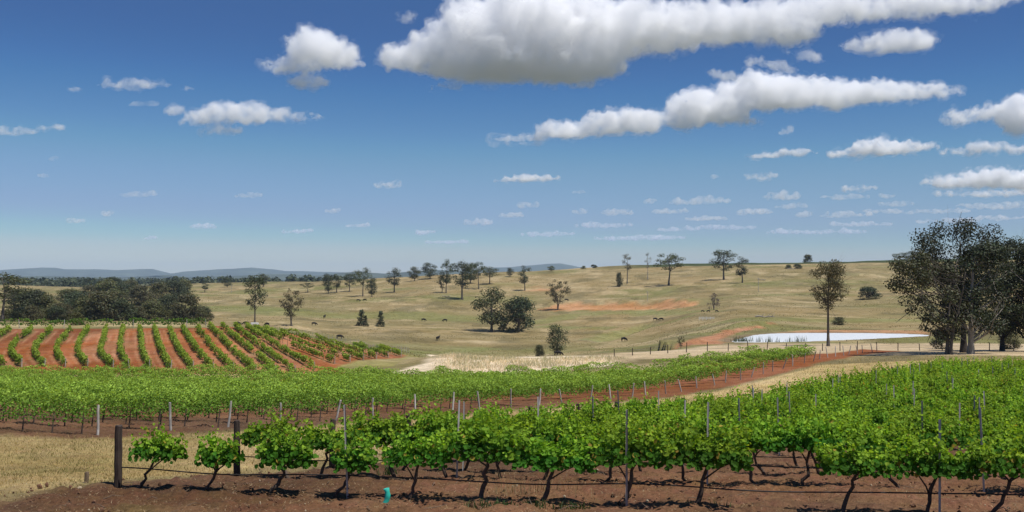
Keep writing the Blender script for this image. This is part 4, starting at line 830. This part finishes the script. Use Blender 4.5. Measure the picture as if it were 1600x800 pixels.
# ------------------------------------------------------------------ small far structures
WHITE_P = simple_mat('white_paint', (.75, .74, .70), .6, .08, 3)
def box(c, s): return np.array([[c[0] + s[0] * (i & 1 or -1) * .5 if i & 1 else c[0] - s[0] * .5, c[1] + (s[1] if i & 2 else -s[1]) * .5, c[2] + (s[2] if i & 4 else -s[2]) * .5] for i in range(8)]), np.array([[0, 2, 3, 1], [4, 5, 7, 6], [0, 1, 5, 4], [2, 6, 7, 3], [0, 4, 6, 2], [1, 3, 7, 5]])
def boxes(name, parent, lst, mat):
    for c, s in lst: obj(name, mesh_np(name, *box((0, 0, 0), s), [mat]), parent, c)
a = at(398, 508.5, 250); t = thing('water_trough', 'small white trough on legs beside the black cattle, behind the red-soil field', 'trough', a)
boxes('tub', t, [((0, 0, .75), (2.6, .9, .7))], WHITE_P); boxes('leg', t, [((-1, 0, .18), (.15, .8, .5)), ((1, 0, .18), (.15, .8, .5))], WHITE_P)
a = at(1104, 500, 230); t = thing('stock_rail', 'small white rail yard on the open grass left of the pond', 'rail', a)
boxes('post', t, [((x, 0, .5), (.14, .14, 1.2)) for x in (-2.6, -1.3, 0, 1.3, 2.6)], WHITE_P); boxes('rail', t, [((0, -.1, z), (5.4, .05, .13)) for z in (.45, .95)], WHITE_P)
for px, b_, tp_, lab in ((1012,470,455,'thin pale utility pole above the red scrape'),(1185,456,434,'thin pale utility pole right of the ridge gums'),(362,457,446,'thin pale utility pole on the hill above the cattle')):
    a = at(px, b_, 300); h = (b_ - tp_) * a.y / F; t = thing('utility_pole', lab, 'utility pole', a)
    obj('pole', post_mesh('pole', h, .13, WHITE_M, 360, 8), t); boxes('crossarm', t, [((0, -.18, h - .5), (1.8, .12, .14))], WHITE_M)
# ------------------------------------------------------------------ cattle
COWM = simple_mat('black_cow_hide', (.012, .010, .009), .7, .3, 3)
def make_cow(graze, seed):
    V = {'pelvis': ((-.75, 0, 1.12), .34), 'loin': ((-.25, 0, 1.1), .40), 'chest': ((.35, 0, 1.05), .44), 'should': ((.68, 0, 1.12), .36), 'rump': ((-.98, 0, 1.1), .22)}
    E = [('pelvis', 'loin'), ('loin', 'chest'), ('chest', 'should'), ('pelvis', 'rump')]
    if graze: V.update(neck=((1.02, 0, .86), .22), poll=((1.28, 0, .52), .16), nose=((1.42, 0, .18), .10))
    else: V.update(neck=((1.05, 0, 1.32), .23), poll=((1.34, 0, 1.5), .17), nose=((1.72, 0, 1.32), .11))
    E += [('should', 'neck'), ('neck', 'poll'), ('poll', 'nose')]
    V.update(tail1=((-1.12, 0, 1.0), .05), tail2=((-1.16, 0, .5), .04)); E += [('rump', 'tail1'), ('tail1', 'tail2')]
    for s, y in (('l', .2), ('r', -.2)):
        V['ear' + s] = ((V['poll'][0][0] - .03, y * 1.2, V['poll'][0][2] + .06), .04); E.append(('poll', 'ear' + s))
        dx = .12 if s == 'l' else -.08
        V['st' + s] = ((-.78, y, .78), .17); V['hk' + s] = ((-.92 + dx, y, .48), .085); V['hf' + s] = ((-.86 + dx, y, .0), .07); E += [('pelvis', 'st' + s), ('st' + s, 'hk' + s), ('hk' + s, 'hf' + s)]
        V['el' + s] = ((.58, y, .72), .14); V['kn' + s] = ((.62 - dx, y, .42), .08); V['ff' + s] = ((.60 - dx, y, .0), .07); E += [('should', 'el' + s), ('el' + s, 'kn' + s), ('kn' + s, 'ff' + s)]
    ks = list(V); me = bpy.data.meshes.new('cow'); me.from_pydata([V[k][0] for k in ks], [(ks.index(a), ks.index(b)) for a, b in E], [])
    o = obj('cow', me); sk = o.modifiers.new('s', 'SKIN'); o.modifiers.new('d', 'SUBSURF').levels = 1
    for i, k in enumerate(ks): me.skin_vertices[0].data[i].radius = (V[k][1],) * 2; me.skin_vertices[0].data[i].use_root = (k == 'pelvis')
    m2 = bpy.data.meshes.new_from_object(o.evaluated_get(bpy.context.evaluated_depsgraph_get())); bpy.data.objects.remove(o); m2.name = 'cow'
    m2.materials.clear(); m2.materials.append(COWM); m2.polygons.foreach_set('use_smooth', np.ones(len(m2.polygons), bool)); return m2
COW = [make_cow(True, 1), make_cow(False, 2)]
for px, py, rz, v, lab in [(371,508.5,.3,0,'black cow left of the white trough'),(384,508,3.0,0,'black cow close beside the white trough'),(417,510,2.6,0,'black cow just right of the white trough'),(491,508.5,.4,0,'black cow grazing level with the red-soil field corner'),(507,497,1.4,1,'small black cow alone on the green flat, mid left'),
  (531,529.5,.1,0,'largest black cow, broadside just above the vine row ends'),(662,502,.5,0,'left of two black cows grazing mid paddock'),(695,503,2.9,0,'right of two black cows grazing mid paddock'),(684,532,1.2,1,'black cow facing the viewer in the middle paddock'),
  (872,556.5,.1,0,'black cow resting in the shade of the neat rounded tree'),(1024,501,.2,0,'left of two black cows close together below the red scrape'),(1033,501,2.8,0,'right of two black cows close together below the red scrape'),(975,533.5,.6,0,'single black cow in the gully left of the red dam bank'),(1098,488,.3,0,'left of three far cattle below the bare shrub'),(1107,488,2.5,0,'middle of three far cattle below the bare shrub'),(1120,488,.3,0,'right of three far cattle below the bare shrub'),(885,470.5,.2,0,'tiny black cow above the left end of the red scrape'),(560,471,.2,0,'left tiny dark cow below the slope cluster'),(570,470.5,2.8,0,'right tiny dark cow below the slope cluster')]:
    a = at(px, py, 190); o = tag(obj('cow', COW[v], None, a, rz, .62 if 1090 < px < 1130 else .85 if px > 1000 else 1.0), lab, 'cow', 'black cattle on the paddock')
# ------------------------------------------------------------------ air between the viewer and the ranges
hm = bpy.data.materials.new('haze_air'); hm.use_nodes = True; t = hm.node_tree; t.nodes.clear()
pv_ = t.nodes.new('ShaderNodeVolumePrincipled'); ho = t.nodes.new('ShaderNodeOutputMaterial'); t.links.new(pv_.outputs[0], ho.inputs['Volume'])
pv_.inputs['Color'].default_value = (.58, .76, 1.0, 1); pv_.inputs['Density'].default_value = 0.00005; pv_.inputs['Density Attribute'].default_value = ''
pv_.inputs['Anisotropy'].default_value = 0.0
hb = np.array([[x, y, z] for z in (-30, 240) for y in (-80, 17500) for x in (-17500, 17500)], float)
hz_ = obj('haze', mesh_np('haze', hb, np.array([[0,2,3,1],[4,5,7,6],[0,1,5,4],[2,6,7,3],[0,4,6,2],[1,3,7,5]]), [hm])); hz_['kind'] = 'stuff'
# ------------------------------------------------------------------ clouds: real bodies of scattering vapour
def cloud_mat(name, dens, lo, hi, sc_=.02):
    m = bpy.data.materials.new(name); m.use_nodes = True; t = m.node_tree; t.nodes.clear()
    v = t.nodes.new('ShaderNodeVolumeScatter'); v.inputs['Color'].default_value = (0.999, 0.999, 0.999, 1)
    ge = t.nodes.new('ShaderNodeNewGeometry'); nz = t.nodes.new('ShaderNodeTexNoise'); nz.inputs['Scale'].default_value = sc_; nz.inputs['Detail'].default_value = 3.0; nz.inputs['Roughness'].default_value = .6
    mr = t.nodes.new('ShaderNodeMapRange'); mr.inputs[1].default_value = lo; mr.inputs[2].default_value = hi; mr.inputs[3].default_value = 0.0; mr.inputs[4].default_value = dens
    t.links.new(ge.outputs['Position'], nz.inputs['Vector']); t.links.new(nz.outputs[0], mr.inputs[0]); t.links.new(mr.outputs[0], v.inputs['Density'])
    o = t.nodes.new('ShaderNodeOutputMaterial'); t.links.new(v.outputs[0], o.inputs['Volume'])
    return m
CM = [cloud_mat('cloud_vapour', 0.036, .36, .68, .016), cloud_mat('thin_cloud_vapour', 0.018, .36, .66, .018), cloud_mat('wispy_cloud_vapour', 0.013, .34, .66, .014)]
VM = [cloud_mat('torn_cloud_edge', 0.020, .46, .70, .014), cloud_mat('feathered_cloud_edge', 0.008, .50, .72, .010)]
HC = 800.0
ICO2 = ico(2)
def cloud(label, blobs, base, mat=0, seed=0, group=None, vox=3.1):
    """blobs: (px, py, rx, ry[, tilt]) ellipses as seen; base: row of the flat base, which fixes the distance of a base at HC metres"""
    r = np.random.default_rng(seed + 100)
    Y0 = HC * F / (HZ - base); k = Y0 / F                  # metres per pixel there
    V, Fc, n = [], [], 0
    for b in blobs:
        px, py, rx, ry = b[:4]; tilt = b[4] if len(b) > 4 else 0.0
        N = int(np.clip(rx * ry / 8 + 6 + rx / ry * 1.5, 8, 320))
        for _ in range(N):
            a = r.uniform(0, 2 * math.pi); q = math.sqrt(r.uniform(0, 1))
            u = q * math.cos(a); v = q * math.sin(a)
            s = r.uniform(0.16, 0.46) * math.sqrt(max(0.06, 1 - 0.85 * q * q))
            u *= (1 - 0.5 * s); v *= (1 - s)
            if v < -0.35: v = -0.35 - 0.45 * (-0.35 - v)
            d = np.clip(r.normal(0, 0.3), -.5, .8) * min(rx, ry * 1.6)
            x = (px - 800 + rx * u + tilt * 0) * k
            z = (HZ - py + ry * v - math.tan(tilt) * rx * u) * k
            R = max(s * ry * 1.05, 2.6) * k
            ex = r.uniform(1.0, 1.35 + 0.25 * min(3, rx / ry / 2))
            V.append(ICO2[0] * [R * ex, R * ex, R] + [x, Y0 + d * k, z]); Fc.append(ICO2[1] + n); n += len(ICO2[0])
    V = np.concatenate(V); me = mesh_np('cloud', V, np.concatenate(Fc))
    tmp = obj('cloud', me); md = tmp.modifiers.new('r', 'REMESH'); md.mode = 'VOXEL'; md.voxel_size = vox * k; sm = tmp.modifiers.new('s', 'SMOOTH'); sm.factor = .5; sm.iterations = 7 if vox > 2 else 5
    dg = bpy.context.evaluated_depsgraph_get(); me2 = bpy.data.meshes.new_from_object(tmp.evaluated_get(dg))
    bpy.data.objects.remove(tmp); bpy.data.meshes.remove(me); me2.name = 'cloud'
    nv = len(me2.vertices); co = np.empty(nv * 3, np.float32); me2.vertices.foreach_get('co', co); co = co.reshape(-1, 3).astype(float)
    no = np.empty(nv * 3, np.float32); me2.vertex_normals.foreach_get('vector', no); no = no.reshape(-1, 3)
    p = co / k
    sz = np.clip(0.25 + np.mean([min(b[3], 30) for b in blobs]) / 30.0, 0.3, 1.15)
    d = 15 * (0.33 - fbm3(p / 34 + seed, 3, seed, True)) + 11.0 * (0.30 - fbm3(p / 11 + seed, 3, seed + 5, True)) + 4.0 * fbm3(p / 4.5, 3, seed + 9)
    low = np.clip((p[:, 2] - p[:, 2].min()) / max(6.0, np.ptp(p[:, 2]) * 0.3), 0.35, 1)
    c0 = co.mean(0); base_co = co
    def shell(grow, amp, nm, mat_, src):
        w = (d * sz * low + grow + amp * fbm3(p / [14, 14, 7] + seed * 3 + grow, 3, seed + 31)) * k
        src.vertices.foreach_set('co', (base_co + no * w[:, None] - c0).astype(np.float32).ravel())
        src.name = nm; src.materials.clear(); src.materials.append(mat_); src.polygons.foreach_set('use_smooth', np.ones(len(src.polygons), bool)); src.update(); return src
    if mat == 2: return tag(obj('cloud', shell(0, 2.0, 'cloud', CM[2], me2), None, c0), label, 'cloud', group)
    t = thing('cloud', label, 'cloud', c0, 0, group)
    m3, m4 = me2.copy(), me2.copy()
    obj('cloud_core', shell(-2.2 * sz, 2.0, 'cloud_core', CM[mat], me2), t)
    obj('torn_edge', shell(1.8 * sz, 4.0 * sz, 'torn_edge', VM[0], m3), t)
    obj('feathered_edge', shell(5.5 * sz, 9.0 * sz, 'feathered_edge', VM[1], m4), t)
    return t
CL = [
 ('huge white cumulus bank with dark grey belly across the top of the sky', [(640,92,52,26),(720,85,95,48),(820,62,150,72),(800,105,150,34),(905,90,85,48),(840,15,150,40),(985,45,150,48),(1110,38,120,40),(1225,42,60,34),(1300,15,140,28),(1450,8,130,22),(1545,-4,60,14),(697,134,27,9)], 140, 0),
 ('compact white cloud just left of the huge cumulus bank', [(500,78,58,34,.12),(455,100,50,18),(535,92,34,26),(480,128,42,14)], 146, 0),
 ('flat ragged white cloud below the compact cloud on the upper left', [(370,178,88,20,-.05),(440,184,70,11),(345,204,38,11),(272,174,18,9),(300,190,20,7)], 214, 1),
 ('small flat white cloud high on the far left above the darker blue', [(200,133,52,11),(245,132,28,6)], 142, 1),
 ('thin streak of cloud touching the left edge of the picture', [(25,205,48,8),(80,200,26,6)], 212, 1),
 ('long white cloud rising from mid sky towards the upper right', [(810,218,50,9),(890,204,70,18),(975,192,75,24),(1060,188,60,18),(1110,166,70,32),(1200,146,90,34),(1290,148,90,28),(1380,144,90,20),(1465,142,45,13),(1160,190,40,9)], 222, 0),
 ('slender broken cloud strip tucked under the right of the cumulus bank', [(1140,121,40,9,.2),(1205,102,45,11,.2),(1260,88,30,11,.2)], 128, 1),
 ('bright rounded cloud at upper right below the end of the cumulus bank', [(1360,72,52,15),(1410,64,62,22)], 90, 0),
 ('bulky grey-based cloud cut by the right edge of the picture', [(1500,184,38,14),(1545,178,36,17),(1595,176,32,34),(1590,200,26,16)], 214, 0),
 ('white flat-bottomed cloud low on the right, broadest of its row', [(1330,240,44,10),(1385,230,62,18),(1440,230,30,9)], 250, 0),
 ('slim white cloud left of the broadest low cloud on the right', [(1195,243,32,7),(1245,238,38,7)], 249, 0),
 ('flat white cloud near the right edge above a larger pale one', [(1500,238,40,8),(1545,231,45,12),(1590,236,30,9)], 245, 0),
 ('broad pale layered cloud against the right edge', [(1490,286,52,14),(1560,280,80,18),(1610,286,60,16)], 303, 0),
 ('long thin pale cloud sheet beneath the broad layered cloud', [(1500,303,50,5),(1570,302,60,8)], 310, 1),
 ('small flat white cloud low over the middle of the hills', [(830,278,48,8),(795,282,26,4)], 286, 0),
]
SM = [(1050,330,30,4),(1405,318,36,4),(1490,345,60,4),(1140,356,50,4),(1240,322,30,4),(905,300,14,4),(1060,358,40,3.5),(800,336,24,3.5),(700,378,36,3),(560,352,22,3),(1350,350,55,3.5),(1570,340,60,5),(120,345,16,3),(520,330,14,3),(1187,275,27,7),(1225,306,34,10),(1095,314,52,8),(965,332,28,8),(1015,315,15,4),(827,320,19,5),(750,347,26,6),(605,289,24,6),(390,305,24,5),(216,303,36,5),
 (320,354,24,5),(463,361,27,3),(665,363,20,3),(83,248,8,4),(68,274,9,4),(170,332,11,5),(235,371,15,3.5),(1340,294,34,6),(1322,308,42,4),(1180,331,32,6),(1325,335,45,6),(1105,341,38,4),(945,352,50,4),
 (1565,322,75,7),(1440,330,95,4),(860,366,45,4),(225,162,26,4),(293,137,10,5),(118,139,10,5),(635,27,20,13),(860,128,14,7),(908,134,24,6),(1228,205,11,8),(1260,334,16,6),(908,331,11,3),(1115,276,8,3),(1390,305,20,4),(1280,362,90,4),(1000,372,80,3.5)]
for i, c in enumerate(CL): cloud(c[0], c[1], c[2], c[3], i, vox=3.9 if i in (0, 5) else 2.9)
BAND = ['high in the blue sky', 'half way down the sky', 'low above the horizon']
bnd = [0 if s[1] < 180 else 1 if s[1] < 300 else 2 for s in SM]
for i, (x, y, a, b) in enumerate(SM):
    two = [(x - a * .25, y + b * .15, a * .75, b * .8), (x + a * .3, y - b * .1, a * .6, b * .75)]
    q = sorted(s[0] for s, n_ in zip(SM, bnd) if n_ == bnd[i]).index(x)
    cloud(f'{ORD[q]} from the left of the tiny cloud flecks {BAND[bnd[i]]}', two, y + b, 2 if y > 300 or b < 5 else 1, 40 + i, 'tiny scattered clouds', vox=1.7)
